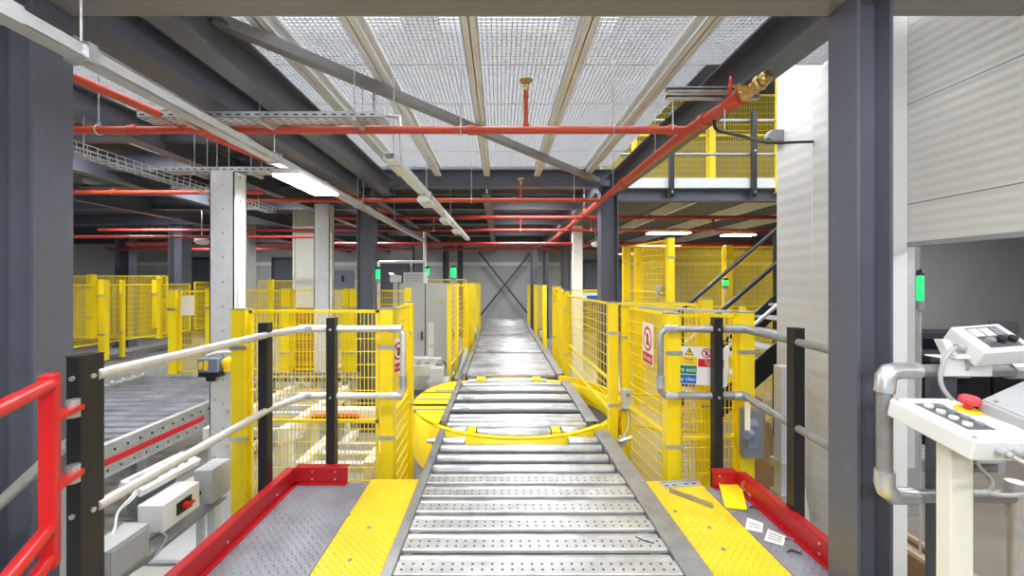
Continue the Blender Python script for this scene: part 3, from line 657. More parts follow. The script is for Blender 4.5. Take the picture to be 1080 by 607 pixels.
def motor(x, y, z, s, label, rot=0):
    """geared motor lying along y"""
    t = thing('drive_motor', label, 'motor', (x, y, z))
    MB().lathe([(0,0),(.05*s,0),(.055*s,.02*s),(.055*s,.18*s),(.045*s,.2*s),(0,.2*s)], (x,y,z), (0,1,.1)).bx(x-.03*s,x+.03*s,y+.04*s,y+.14*s,z+.05*s,z+.09*s).build('motor_body', 'midgrey', t)
    MB().bx(x-.06*s,x+.06*s,y-.12*s,y,z-.07*s,z+.07*s).build('gearbox', 'galv_flat', t, .006)
    MB().lathe([(0,0),(.05*s,.0),(.058*s,.03*s),(.03*s,.05*s),(0,.05*s)], (x,y+.2*s,z+.02*s), (0,1,.1)).build('fan_cover', 'black', t)
    MB().bx(x-.1*s, x+.1*s, y-.08*s, y+.16*s, z-.09*s, z-.07*s).bx(x-.02,x+.02,y,y+.04,FZ,z-.09*s).build('mount_plate', 'galv_flat', t)
    return t
motor(-.92, 5.95, .0, 1.5, 'drive motor with black fan cover left of the turntable exit')
motor(-.86, 6.75, -.12, 1.0, 'grey drive motor beside the second yellow slim post')
motor(-.70, 11, .03, 1.2, 'small drive motor left of the far conveyor end')
motor(1.08, 10.2, .03, 1.2, 'small drive motor right of the far conveyor end')
t = thing('cover_plate', 'grey sheet cover standing along the left edge of the far conveyor', 'cover', (-.66, 6.6, -.1))
MB().prism([(-.60,6.05,-.1),(-.60,7.5,-.1),(-.60,7.5,.14),(-.60,7.1,.18),(-.60,6.05,.04)], (-.012,0,0)).bx(-.68,-.612,6.05,7.5,-.12,-.1).build('sheet', 'galv_flat', t)
MB().bx(-.66,-.62,6.3,6.36,FZ,-.12).build('stay', 'galv_flat', t)
tag(MB().prism([(.928,6.0,-.30),(.975,6.0,-.30),(.975,8.2,-.30),(.928,8.2,-.30)], (0,0,.29)).build('side_duct', 'midgrey', None, .01), 'dark grey cable duct along the right of the far conveyor', 'duct')

# ---- left conveyor (chain of weathered rollers) --------------------
t = thing('roller_conveyor', 'weathered wide roller conveyor on the left with red stripe along its side', 'conveyor', (-4.2, 4.3, -.3))
X0, X1, Y0, Y1 = -5.15, -3.24, 2.7, 5.78
MB().bx(X1-.06, X1, Y0, Y1, -.05, .02).bx(X1-.008, X1, Y0, Y1, -.24, -.05).bx(X1-.05, X1+.01, Y0, Y1, -.25, -.235).build('side_rail', 'galv', t, .002)
MB().bx(X0, X0+.06, Y0, Y1, -.25, .02).build('side_rail', 'galv', t, .002)
MB().bx(X1, X1+.012, Y0, 4.35, -.15, -.10).build('red_stripe', 'signred', t)
b = MB()
y = Y0+.05
while y < Y1: b.cyl((X1+.0, y, -.045), (X1+.005, y, -.045), .011, 8); b.cyl((X1+.0, y+.06, -.2), (X1+.005, y+.06, -.2), .009, 8); y += .12
b.build('bolt_row', 'hole', t)
for i in range(20): roller_mb(X0+.07, X1-.065, Y0+.08+i*.155, .058).build('roller', 'dark_roller', t)
for i in range(20): MB().lathe([(0,0),(.024,0),(.024,.03),(0,.035)], (X0+.03, Y0+.08+i*.155, .02), (0,0,1), 10).build('axle_cap', 'galv_flat', t)
for y in (3.6, 5.3):
    for x in (X0+.05, X1-.04): MB().bx(x-.05, x+.05, y-.05, y+.05, FZ+.012, -.25).prism([(x-.004,y-.16,-.25),(x-.004,y+.16,-.25),(x-.004,y+.06,-.46),(x-.004,y-.06,-.46)], (.01,0,0)).bx(x-.09,x+.09,y-.09,y+.09,FZ,FZ+.012).build('leg', 'rail_steel', t, .003)
MB().bx(X1-.03, X1+.03, 4.62, 5.5, -.18, -.04).bx(X1+.03, X1+.10, 4.7, 5.0, -.16, -.06).build('drive_cover', 'galv_flat', t, .004)
# far-left conveyor behind
t = thing('roller_conveyor', 'dim roller conveyor farther back on the left behind the mesh fence', 'conveyor', (-7, 7, -.3))
MB().bx(-7.35, -5.6, 5.4, 5.46, -.3, -.05).bx(-5.62, -5.56, 5.4, 9, -.3, .0).bx(-7.4, -7.34, 5.4, 9, -.3, .0).build('side_rail', 'galv', t)
for i in range(22): roller_mb(-7.33, -5.63, 5.5+i*.155, .05, -.06).build('roller', 'dark_roller', t)
for i in range(22): MB().lathe([(0,0),(.03,0),(.03,.04),(0,.045)], (-5.59, 5.5+i*.155, .0), (0,0,1), 8).build('axle_cap', 'galv_flat', t)
for y in (5.6, 8.6):
    for x in (-7.37, -5.59): MB().bx(x-.04, x+.04, y-.04, y+.04, FZ, -.3).build('leg', 'rail_steel', t)
# ---- transfer conveyors behind the left fence -----------------------
def frame_conv(x0, x1, y0, y1, z, n, label, along='y', m='cream'):
    t = thing('transfer_conveyor', label, 'conveyor', ((x0+x1)/2, y0, FZ))
    if along == 'y':
        MB().bx(x0, x0+.09, y0, y1, z-.16, z).build('side_rail', m, t, .004); MB().bx(x1-.09, x1, y0, y1, z-.16, z).build('side_rail', m, t, .004)
        for i in range(n): MB().bx(x0+.09, x1-.09, y0+(i+.5)*(y1-y0)/n-.035, y0+(i+.5)*(y1-y0)/n+.035, z-.12, z-.05).build('cross_member', 'galv_flat', t)
    else:
        MB().bx(x0, x1, y0, y0+.09, z-.16, z).build('side_rail', m, t, .004); MB().bx(x0, x1, y1-.09, y1, z-.16, z).build('side_rail', m, t, .004)
        for i in range(n): MB().cyl((x0+(i+.5)*(x1-x0)/n, y0+.09, z-.06), (x0+(i+.5)*(x1-x0)/n, y1-.09, z-.06), .05, 10).build('roller', 'galv', t)
    for x in (x0+.05, x1-.05):
        for y in (y0+.1, y1-.1): MB().bx(x-.04, x+.04, y-.04, y+.04, FZ, z-.16).bx(x-.07,x+.07,y-.07,y+.07,FZ,FZ+.01).build('leg', m, t)
    return t
frame_conv(-2.80, -2.0, 3.75, 5.5, -.02, 7, 'cream framed transfer conveyor behind the left fence, below the bent handrail')
frame_conv(-1.75, -1.08, 3.40, 4.05, -.18, 3, 'low cream framed transfer conveyor next to the turntable drum')
frame_conv(-3.1, -1.05, 6.45, 7.2, .0, 12, 'cross-running cream roller conveyor behind the lift posts', 'x')
t = thing('lift_platform', 'dark slotted lift platform spanning the lift post behind the left fence', 'platform', (-2.6, 5.7, .08))
b = MB().bx(-3.2, -1.95, 5.30, 5.36, .03, .10).bx(-3.2, -1.95, 5.50, 5.56, .03, .10)
for k in range(9): b.bx(-3.15+k*.14, -3.09+k*.14, 5.3, 5.56, .05, .08)
b.build('fork_frame', 'rail_steel', t)
MB().bx(-3.15, -3.09, 5.36, 5.5, FZ, .05).bx(-2.0,-1.95,5.52,5.58,FZ,.05) if False else MB().bx(-1.97, -1.93, 5.36, 5.5, FZ, .05).build('mast_foot', 'rail_steel', t)
t = thing('chain_drive', 'red toothed chain drive in a cream housing behind the left fence', 'chain drive', (-1.9, 4.2, FZ))
MB().bx(-1.97, -1.1, 4.14, 4.26, -.11, .03).build('housing', 'cream', t, .004)
b = MB().bx(-1.93, -1.47, 4.115, 4.14, -.065, -.015)
for k in range(14): b.cyl((-1.915+k*.033, 4.105, -.04), (-1.915+k*.033, 4.14, -.04), .03, 8)
b.build('chain', 'signred', t)
for x in (-1.94, -1.15): MB().bx(x-.03,x+.03,4.17,4.23,FZ,-.11).build('leg', 'cream', t)
for p, q, l in (((-1.92,3.35,FZ+.10),(-1.92,5.3,FZ+.10),'cream floor rail low behind the left fence, nearest the deck'), ((-1.30,4.5,FZ+.16),(-1.30,5.8,FZ+.16),'cream floor rail low behind the left fence, next to the turntable drum'), ((-3.05,3.75,FZ+.12),(-2.95,5.2,FZ+.12),'cream floor rail low beside the weathered wide conveyor')):
    t = thing('floor_rail', l, 'rail', (p[0], p[1], FZ))
    MB().bar(p, q, .10, .08).build('rail', 'cream', t, .004)
    for e in (Vector(p).lerp(Vector(q), .08), Vector(p).lerp(Vector(q), .92)): MB().bx(e.x-.04, e.x+.04, e.y-.05, e.y+.05, FZ, e.z-.04).build('foot', 'galv_flat', t)
# tall galvanised posts
def lift_post(x0, x1, y0, y1, z1, label, holes=True):
    t = thing('galvanised_post', label, 'steel post', ((x0+x1)/2, y0, FZ))
    b = MB().bx(x0, x1, y0, y0+.008, FZ+.015, z1).bx(x0, x0+.008, y0, y1, FZ+.015, z1).bx(x1-.008, x1, y0, y1, FZ+.015, z1).bx(x0,x0+.06,y1-.008,y1,FZ+.015,z1).bx(x1-.06,x1,y1-.008,y1,FZ+.015,z1)
    b.cur = 1
    z = .1
    while holes and z < z1-.1:
        b.cyl((x0+.115, y0-.001, z), (x0+.115, y0+.001, z), .008, 8)
        b.cyl((x1-.001, (y0+y1)/2, z+.08), (x1+.001, (y0+y1)/2, z+.08), .012, 8)
        z += .21
    b.build('column', ['post_steel', 'midgrey'], t)
    MB().bx(x0-.03, x1+.03, y0-.03, y1+.03, FZ, FZ+.015).build('foot_plate', 'galv_flat', t)
    MB().bx(x1, x1+.025, y0+.03, y0+.06, FZ+.2, z1-.4).build('guide_strip', 'white', t)
    MB().bx(x0, x1, y0, y1, z1, z1+.006).build('cap', 'galv_flat', t)
    for z in (.05, .35, -.15): MB().cyl((x0+.05, y0-.012, z), (x0+.05, y0, z), .014, 6).build('bolt', 'galv', t); MB().cyl((x1-.05, y0-.012, z-.1), (x1-.05, y0, z-.1), .014, 6).build('bolt', 'galv', t)
    return t
lift_post(-2.50, -2.29, 3.43, 3.60, 2.31, 'tall galvanised lift post nearest, with bolt holes and sensor')
lift_post(-2.62, -2.405, 5.62, 5.79, 2.46, 'tall galvanised lift post standing behind the left fence', False)
t = thing('sensor', 'blue-black light sensor with yellow reflector on the nearest lift post', 'sensor', (-2.40, 3.35, .58))
MB().bx(-2.53, -2.36, 3.33, 3.42, .60, .72).build('sensor_body', 'bluegrey', t, .008)
MB().bx(-2.53, -2.36, 3.34, 3.42, .56, .60).bx(-2.48, -2.42, 3.36, 3.40, .52, .56).build('underside', 'black', t)
MB().bx(-2.47, -2.44, 3.325, 3.33, .62, .70).bx(-2.515, -2.485, 3.325, 3.33, .63, .69).build('label_plate', 'signyellow', t)
MB().lathe([(0,0),(.05,0),(.055,.02),(.03,.035),(0,.035)], (-2.31, 3.40, .67), (.5,-1,0)).bx(-2.33,-2.29,3.36,3.40,.60,.66).build('reflector', 'signyellow', t)
t = thing('cable_tie_strap', 'curved pale cable running from the sensor along the post', 'cable', (-2.3, 3.4, .7))
MB().tube([(-2.50,3.40,.73),(-2.42,3.41,.755),(-2.33,3.41,.76),(-2.285,3.43,.755),(-2.27,3.5,.70)], .01, 8).build('cable', 'white', t)
# ================================================================== YELLOW MESH FENCES
def fpost(x, y, z0, z1, label, w=.09, group=None, clip=True, d=None):
    d = d or w
    t = thing('fence_post', label, 'fence post', (x, y, z0), group)
    MB().bx(x-w/2, x+w/2, y-d/2, y+d/2, z0+.008, z1).build('tube', 'yellow', t, .003)
    MB().bx(x-w/2-.002, x+w/2+.002, y-d/2-.002, y+d/2+.002, z1, z1+.008).build('cap', 'midgrey', t)
    MB().bx(x-w/2-.012, x+w/2+.012, y-d/2-.012, y+d/2+.012, z0, z0+.008).build('foot_plate', 'yellow', t)
    if clip:
        for z in (z1-.28, z1-.95):
            if z > z0+.1: MB().bx(x-w/2-.012, x+w/2+.012, y-d/2-.008, y-d/2+.012, z-.014, z+.014).build('clip', 'galv', t)
    return t
def fpanel(p, q, z0, z1, label, group=None, rails=(), vs=.028, hs=.095, wire=.0048, fr=.022):
    """welded mesh panel between two plan points"""
    p, q = Vector((*p, 0)), Vector((*q, 0)); d = q-p; L = d.length; d.normalize()
    t = thing('mesh_fence', label, 'fence panel', ((p.x+q.x)/2, (p.y+q.y)/2, z0), group)
    P = lambda s, z: p+d*s+Vector((0,0,z))
    b = MB()
    b.bar(P(0,z0+fr/2), P(L,z0+fr/2), fr, fr); b.bar(P(0,z1-fr/2), P(L,z1-fr/2), fr, fr)
    b.bar(P(fr/2,z0), P(fr/2,z1), fr, fr, (d.x,d.y,0)); b.bar(P(L-fr/2,z0), P(L-fr/2,z1), fr, fr, (d.x,d.y,0))
    for z in rails: b.bar(P(0,z), P(L,z), fr, fr)
    b.build('frame', 'yellow', t)
    m = MB(); nrm = Vector((-d.y, d.x, 0))
    n = max(2, int((L-2*fr)/vs))
    for i in range(1, n):
        s = fr+(L-2*fr)*i/n; m.bar(P(s,z0+.01)+nrm*wire*.5, P(s,z1-.01)+nrm*wire*.5, wire, wire, (d.x,d.y,0))
    n = max(2, int((z1-z0-2*fr)/hs))
    for i in range(1, n):
        z = z0+fr+(z1-z0-2*fr)*i/n; m.bar(P(.01,z)-nrm*wire*.5, P(L-.01,z)-nrm*wire*.5, wire*1.15, wire*1.15)
    m.build('wire_mesh', 'yellow', t)
    return t
ZT = 1.155
# left fence facing the deck
fpost(-1.925, 2.98, FZ, ZT, 'yellow mesh-fence post beside the nearest galvanised lift post', .105)
fpanel((-1.87, 2.98), (-.905, 2.98), FZ+.12, ZT-.005, 'yellow wire mesh panel facing the deck behind the left handrail', None, (.32,))
fpost(-.84, 3.0, FZ, ZT, 'broad yellow fence corner post at the left of the turntable', .10, None, True, .10)
fpanel((-.845, 3.06), (-.85, 3.70), FZ+.12, ZT-.005, 'narrow yellow mesh panel turning back beside the turntable', None, (.32,))
fpost(-.855, 3.76, FZ, 1.165, 'yellow fence end post left of the turntable drum', .075)
# right enclosure
fpost(1.06, 3.74, FZ, 1.165, 'yellow fence post rising from the right edge of the turntable', .08)
fpost(1.165, 3.72, FZ, 1.125, 'yellow hinge post carrying the interlock switch', .06)
fpanel((1.185, 3.66), (1.25, 2.95), FZ+.12, 1.125, 'yellow mesh gate leaf running back from the sign board corner', None, (.22,))
fpost(1.25, 2.90, FZ, 1.13, 'broad yellow fence post partly covering the warning sign board', .093)
fpanel((1.30, 2.90), (1.735, 2.92), FZ+.12, 1.125, 'yellow mesh panel carrying the warning sign board', None, (.22,))
fpost(1.785, 2.92, FZ, 1.135, 'yellow fence post carrying the grey isolator box', .105)
fpanel((1.11, 3.80), (1.80, 3.62), FZ+.12, 1.165, 'yellow mesh panel crossing behind the gate leaf', None, (.0, .3))
fpost(1.86, 3.60, FZ, 1.2, 'yellow fence post just behind the isolator post', .09)
t = thing('gate_top_bar', 'flat grey metal bar lying across the gate enclosure top', 'bar', (1.5, 3.2, 1.12))
MB().bar((1.24, 3.55, 1.135), (1.75, 2.99, 1.135), .03, .02).bar((1.24,3.55,1.14),(1.75,2.99,1.14),.045,.004).build('bar', 'galv_flat', t)
# fence along the right of the far conveyor
fpost(1.01, 6.0, FZ, 1.22, 'slim yellow post where the curved guard ends beyond the turntable', .075)
fpanel((1.025, 5.94), (1.06, 3.82), .12, 1.16, 'yellow mesh panel above the curved guard at the turntable', None, (.42,), .10)
fpost(1.06, 6.9, FZ, 1.24, 'yellow post next to the far conveyor, second beyond the turntable', .08)
fpost(1.10, 7.7, FZ, 1.27, 'broad yellow post at the middle of the far conveyor', .16)
fpanel((1.025, 6.06), (1.055, 6.84), -.2, 1.2, 'dense yellow mesh panel seen edge-on by the far conveyor', None, ())
fpanel((1.06, 6.96), (1.08, 7.6), -.2, 1.22, 'second dense yellow mesh panel seen edge-on by the far conveyor', None, ())
for y, l in ((9.6, 'thin yellow post far along the right of the line'), (12.0, 'pair-forming yellow post near the X brace, on the right')):
    fpost(1.08, y, FZ, 1.28, l, .10, None, False)
fpanel((1.08, 9.66), (1.08, 11.9), -.2, 1.26, 'far yellow mesh panel beside the conveyor end, on the right', None, (), .12)
fpost(.98, 13.4, FZ, 1.28, 'last yellow post on the right before the X brace', .10, None, False)
# fence along the left of the far conveyor
for x, y, w, l in ((-.80, 6.3, .062, 'slim yellow post standing in front of the grey cabinet'), (-.78, 7.1, .065, 'second slim yellow post beside the grey cabinet'), (-.72, 8.4, .11, 'yellow post just behind the cabinet corner'), (-.66, 9.2, .14, 'double-width yellow post left of the far conveyor end')):
    fpost(x, y, FZ, 1.33, l, w, None, False)
fpanel((-.79, 6.34), (-.78, 7.06), .0, 1.30, 'narrow yellow mesh panel seen edge-on before the grey cabinet', None, (), .14)
fpanel((-.77, 7.14), (-.73, 8.34), .0, 1.30, 'yellow mesh panel seen edge-on beside the cabinet side', None, (), .14)
fpanel((-.66, 9.3), (-.66, 12.4), .0, 1.33, 'far yellow mesh panel left of the conveyor end', None, (), .12)
fpost(-.66, 12.5, FZ, 1.33, 'last yellow post left of the conveyor end', .12, None, False)
fpanel((-1.9, 9.0), (-.75, 9.0), .3, 1.42, 'yellow mesh panel behind the top of the grey cabinets')
# right: mesh behind the gate enclosure
fpanel((1.25, 7.0), (1.95, 7.0), FZ+.1, 1.22, 'yellow mesh panel with small blue sign behind the white galvanised post')
fpost(2.0, 7.0, FZ, 1.24, 'yellow post hidden in part by the dark column', .09, None, False)
# tall fence at right
fpost(2.50, 5.84, FZ, 2.0, 'tall yellow corner post under the lit fitting', .095)
fpost(2.235, 7.05, FZ, 1.98, 'tall yellow post right beside the dark column', .11)
fpost(2.42, 7.0, FZ, 1.96, 'tall yellow post second from the dark column', .09)
fpanel((2.27, 6.98), (2.49, 5.90), FZ+.1, 1.99, 'tall yellow mesh panel running back from the tall corner post', None, (1.2, 1.0))
fpanel((2.52, 7.06), (3.97, 7.06), FZ+.1, 1.99, 'tall yellow mesh panel between corner post and next post, under the walkway', None, (1.82, .92))
fpost(4.04, 7.06, FZ, 2.0, 'tall yellow post behind the staircase handrail', .12)
fpanel((4.11, 7.06), (6.2, 7.06), FZ+.1, 1.99, 'tall yellow mesh panel passing behind the white clad wall', None, (1.82, .92))
fpanel((2.55, 5.80), (4.18, 5.80), FZ+.1, .95, 'lower yellow mesh panel standing in front of the tall fence', None, (.5,))
fpost(4.24, 5.80, FZ, 1.2, 'short yellow post under the staircase handrail', .09, None, False)
for x in (3.05, 3.6): fpost(x, 5.9, FZ, 1.0, 'short yellow post in front of the tall fence', .07, 'short posts before the tall fence', False)
struct(MB().bx(1.66, 9, 10.0, 10.1, 2.75, ROOF), 'wall_upper', 'roomgrey', 'dim grey wall behind the upper walkway fence', 'wall')
struct(MB().bx(1.66, 9, 5.2, 10, 4.9, 5.0), 'shade_slab_upper', 'deckdark', 'dark slab added over the upper walkway to shade its fence', 'ceiling')  # slab added to keep the roof glow off the walkway fence
# upper level fence on the walkway
fpanel((1.75, 6.9), (3.6, 6.9), 2.76, 4.6, 'yellow mesh panel on the upper walkway above the dark column', None, (3.9,))
fpanel((3.72, 6.9), (5.6, 6.9), 2.76, 4.6, 'yellow mesh panel on the upper walkway next to the white wall', None, (3.9,))
fpost(3.66, 6.9, 2.75, 4.7, 'yellow fence post in the middle of the upper walkway', .1, None, False)
fpost(2.35, 6.95, 2.75, 4.6, 'slim yellow fence post on the upper walkway, first from the beam joint', .07, None, False)
fpost(3.95, 5.62, 2.62, 4.4, 'tall yellow post at the upper walkway end, touching the white wall', .08, None, False)
for x, l in ((2.42, 'black upper walkway guard post nearest the beam joint'), (3.58, 'black upper walkway guard post nearest the white wall')):
    t = thing('guard_post', l, 'guard post', (x, 5.6, 2.6))
    MB().bx(x-.03, x+.03, 5.58, 5.64, 2.58, 3.75).build('tube', 'black', t, .003)
    MB().bx(x-.06, x+.04, 5.60, 5.655, 2.56, 2.66).build('foot_bracket', 'black', t)
    MB().cyl((x,5.57,2.62),(x,5.58,2.62),.012,8).cyl((x,5.57,3.2),(x,5.58,3.2),.012,8).build('bolt', 'galv', t)
t = thing('guard_rail', 'grey tube guard rail along the upper walkway', 'guard rail', (1.7, 5.61, 3.18))
for z in (3.17, 3.65): MB().cyl((1.7, 5.66, z), (6, 5.66, z), .021).build('rail_tube', 'grey_pipe', t)
# left fences over the conveyors
fpost(-4.77, 5.85, .02, 1.24, 'yellow post at the paper end of the fence panel over the left conveyor', .115)
fpost(-4.23, 5.85, .45, 1.26, 'shorter yellow post hung at the other end of the paper-marked panel', .11)
pp = fpanel((-4.71, 5.85), (-4.28, 5.85), .03, 1.23, 'narrow yellow mesh panel carrying a blank paper sheet over the left conveyor')
tag(MB().bx(-4.665, -4.47, 5.825, 5.828, .87, 1.16).build('paper_sheet', 'paper', None), 'blank cream paper sheet tied to the narrow left mesh panel', 'paper')
for x, w, l in ((-3.15, .12, 'broad yellow post behind the left fence, first from the lift post'), (-2.265, .08, 'yellow post behind the left fence beside the second lift post'), (-2.155, .105, 'broad yellow post beside the grey steel column'), (-3.85, .08, 'yellow post just right of the nearest lift post, farther back')):
    fpost(x, 5.9, -.1, 1.26, l, w)
for x0, x1, l in ((-3.78, -3.23, 'yellow mesh panel in the back row, next to the nearest lift post'), (-3.07, -2.32, 'yellow mesh panel in the back row before the second lift post'), (-1.96, -1.40, 'yellow mesh panel in the back row before the cabinets')):
    fpanel((x0, 5.92), (x1, 5.92), .05, 1.24, l, None, (.7,))
fpost(-1.36, 5.92, -.1, 1.28, 'yellow post in the back row nearest the cabinets', .08)
t = thing('orange_sheet', 'dull orange sheet behind the back row of yellow mesh', 'sheet', (-3.15, 6.3, FZ))
MB().bx(-3.17,-3.13,6.30,6.34,FZ,.9).build('stay', 'rail_steel', t)
MB().bx(-3.35, -2.95, 6.28, 6.30, -.1, .95).build('sheet', mat('orange_sheet', (.45, .16, .04), .5), t)
# far left fence rows
fpanel((-6.98, 6.2), (-6.92, 8.9), .28, 1.32, 'long yellow mesh panel running back past the dim left conveyor', None, ())
fpanel((-6.9, 9.0), (-6.8, 10.9), .28, 1.36, 'yellow mesh panel farther back beside the paper-marked panel', None, ())
for p, w, zb, l in (((-6.94, 6.92), .10, 0, 'broad yellow post beside the dim left conveyor'), ((-6.93, 7.25), .06, .0, 'thin yellow post right of the broad post by the dim left conveyor'), ((-6.92, 7.95), .09, .45, 'hanging yellow post in the middle of the long left fence')):
    fpost(p[0]+.06, p[1], zb, 1.40, l, w)
fpanel((-9.8, 9.0), (-7.5, 9.0), .1, 1.50, 'yellow mesh panel deep at the left hall side, beside the dark grey column')
fpost(-9.1, 8.88, .1, 1.52, 'yellow post deep at the left hall side, first from the dark grey column', .12)
fpost(-7.6, 8.9, .1, 1.50, 'thin yellow post deep at the left hall side', .08)
fpanel((-6.3, 10.4), (-3.2, 10.4), .1, 1.40, 'wide yellow mesh panel deep in the hall behind the lift posts')
for x in (-5.9, -4.6, -3.3): fpost(x, 10.28, .0, 1.42, 'yellow post deep in the hall behind the lift posts', .10, 'posts of the deep hall fence', False)

# ================================================================== SIGNS
def sign(name, label, c, w, h, rotz=0, tilt=0, m='signwhite'):
    """board facing -y; returns its thing and a function that gives a point/matrix on its face"""
    t = thing(name, label, 'sign', c)
    R = Matrix.Translation(Vector(c)) @ Matrix.Rotation(rotz, 4, 'Z') @ Matrix.Rotation(tilt, 4, 'Y')
    b = MB(); b.obox(R, w, .004, h); b.build('board', m, t)
    return t, R
def face_poly(t, R, pts, m, name, lift=.0025):
    vs = [R @ Vector((x, -lift, z)) for x, z in pts]
    b = MB(); b.prism(vs, (R.to_3x3() @ Vector((0, -.0006, 0)))); return b.build(name, m, t)
def ftext(t, R, s, x, z, size, m, lift=.0033):
    return lettering(s, size, m, t, R @ Matrix.Translation((x, -lift, z)) @ Matrix.Rotation(PI/2, 4, 'X'))
def disc_pts(x, z, r, n=20): return [(x+math.cos(2*PI*i/n)*r, z+math.sin(2*PI*i/n)*r) for i in range(n)]
def tri(x, z, s): return [(x-s*.58, z-s*.42), (x+s*.58, z-s*.42), (x, z+s*.58)]
# board on the gate enclosure: warning, fire exit, keep clear
t, R = sign('safety_sign', 'white safety sign board with green exit and blue keep clear blocks', (1.437, 2.868, .755), .40, .27, -.06, .045)
blk = face_poly(t, R, [(-.195,.005),(-.018,.005),(-.018,.065),(-.195,.065)], 'signyellow', 'danger_block')
face_poly(t, R, tri(-.075, .097, .056), 'hole', 'warning_triangle'); face_poly(t, R, tri(-.075, .0965, .040), 'signyellow', 'warning_triangle', .0032)
face_poly(t, R, [(-.076,.112),(-.066,.112),(-.071,.099),(-.065,.099),(-.079,.082),(-.075,.094),(-.081,.094)], 'hole', 'bolt_symbol', .0038)
ftext(blk, R, 'Danger', -.075, .047, .024, 'hole'); ftext(blk, R, 'moving parts', -.075, .022, .015, 'hole')
blk = face_poly(t, R, [(-.195,-.062),(-.018,-.062),(-.018,.0),(-.195,.0)], 'signgreen', 'exit_block'); ftext(blk, R, 'Fire exit', -.098, -.031, .044, 'signwhite')
blk = face_poly(t, R, [(-.195,-.130),(-.018,-.130),(-.018,-.067),(-.195,-.067)], 'signblue', 'keep_clear_block'); ftext(blk, R, 'Keep clear', -.102, -.098, .037, 'signwhite')
face_poly(t, R, disc_pts(.045, .094, .034), 'signred', 'prohibition_ring'); face_poly(t, R, disc_pts(.045, .094, .026), 'signwhite', 'prohibition_ring', .0032)
face_poly(t, R, [(.021,.112),(.027,.118),(.069,.076),(.063,.070)], 'signred', 'prohibition_bar', .0042)
face_poly(t, R, [(.037,.078),(.053,.078),(.053,.106),(.045,.112),(.037,.106)], 'hole', 'person_symbol', .0037)
blk = face_poly(t, R, [(-.010,-.005),(.17,-.005),(.17,.052),(-.010,.052)], 'signred', 'red_block')
for k, s in enumerate(('No access for', 'unauthorised', 'persons')): ftext(blk, R, s, .08, .038-.016*k, .016, 'signwhite')
# prohibition sign on the gate leaf
def prohib(c, w, h, rot, label):
    t, R = sign('safety_sign', label, c, w, h, rot)
    face_poly(t, R, disc_pts(0, h*.12, w*.40), 'signred', 'prohibition_ring'); face_poly(t, R, disc_pts(0, h*.12, w*.31), 'signwhite', 'prohibition_ring', .0032)
    face_poly(t, R, [(-w*.26,h*.12+w*.20),(-w*.20,h*.12+w*.26),(w*.26,h*.12-w*.20),(w*.20,h*.12-w*.26)], 'signred', 'prohibition_bar', .0042)
    face_poly(t, R, [(-w*.1,h*.12-w*.2),(w*.1,h*.12-w*.2),(w*.1,h*.12+w*.1),(0,h*.12+w*.2),(-w*.1,h*.12+w*.1)], 'hole', 'hand_symbol', .0037)
    blk = face_poly(t, R, [(-w*.45,-h*.47),(w*.45,-h*.47),(w*.45,-h*.22),(-w*.45,-h*.22)], 'signred', 'red_block')
    ftext(blk, R, 'No entry', 0, -h*.345, w*.19, 'signwhite')
    return t
prohib((1.198, 3.22, .86), .25, .33, PI/2*.98-PI, 'red and white no-entry sign on the gate leaf, edge turned')
prohib((-.775, 3.045, .80), .17, .26, PI/2-.35, 'red and white no-entry sign on the left fence corner, seen edge-on')
t, R = sign('warning_sign', 'grey plate with yellow warning triangle on the tall fence', (2.43, 5.94, 1.22), .20, .17, 0, 0, 'boxgrey')
face_poly(t, R, tri(0, -.005, .13), 'hole', 'warning_triangle'); face_poly(t, R, tri(0, -.006, .10), 'signyellow', 'warning_triangle', .0032)
face_poly(t, R, [(-.008,-.02),(.008,-.02),(.008,.03),(-.008,.03)], 'hole', 'mark', .0038)
t, R = sign('notice_sign', 'small white and blue notice on mesh behind the white galvanised post', (1.60, 6.94, 1.10), .30, .15)
face_poly(t, R, [(-.08,-.06),(.14,-.06),(.14,.02),(-.08,.02)], 'signblue', 'blue_block')

# ================================================================== CABINETS & BACKGROUND EQUIPMENT
def cabinet(x0, x1, y0, y1, z1, label, handle):
    t = thing('electrical_cabinet', label, 'cabinet', ((x0+x1)/2, (y0+y1)/2, FZ))
    MB().bx(x0, x1, y0+.02, y1, FZ+.1, z1).build('body', 'cabinet', t, .006)
    MB().bx(x0+.02, x1-.02, y0+.05, y1-.03, FZ, FZ+.1).build('plinth', 'midgrey', t)
    d = MB().bx(x0+.008, x1-.008, y0, y0+.02, FZ+.12, z1-.015).build('door', 'cabinet', t, .004)
    hx = x0+.06 if handle < 0 else x1-.06
    MB().bx(hx-.015, hx+.015, y0-.03, y0, .15, .33).build('handle', 'black', d)
    return t
c = cabinet(-2.10, -1.56, 8.3, 8.8, 1.33, 'tall grey electrical cabinet behind the fence corner', 1)
c2 = cabinet(-1.55, -.90, 8.3, 8.8, 1.33, 'tall grey electrical cabinet marked with a yellow triangle', 1)
t, R = sign('warning_label', 'small yellow electrical warning triangle on the grey cabinet door', (-1.20, 8.292, .96), .11, .10, 0, 0, 'cabinet')
face_poly(t, R, tri(0, 0, .09), 'hole', 'warning_triangle'); face_poly(t, R, tri(0, 0, .075), 'signyellow', 'warning_triangle', .0032)
t = thing('white_enclosure', 'white low machine enclosure in front of the grey cabinet', 'enclosure', (-1.5, 7.6, FZ))
MB().bx(-1.75, -1.32, 7.4, 7.7, FZ+.1, -.08).build('body', 'white', t, .006); MB().bx(-1.72, -1.35, 7.43, 7.67, FZ, FZ+.1).build('plinth', 'midgrey', t)
t = thing('cable_duct', 'white upright cable duct fixed in front of the grey cabinet', 'cable duct', (-1.28, 7.4, FZ))
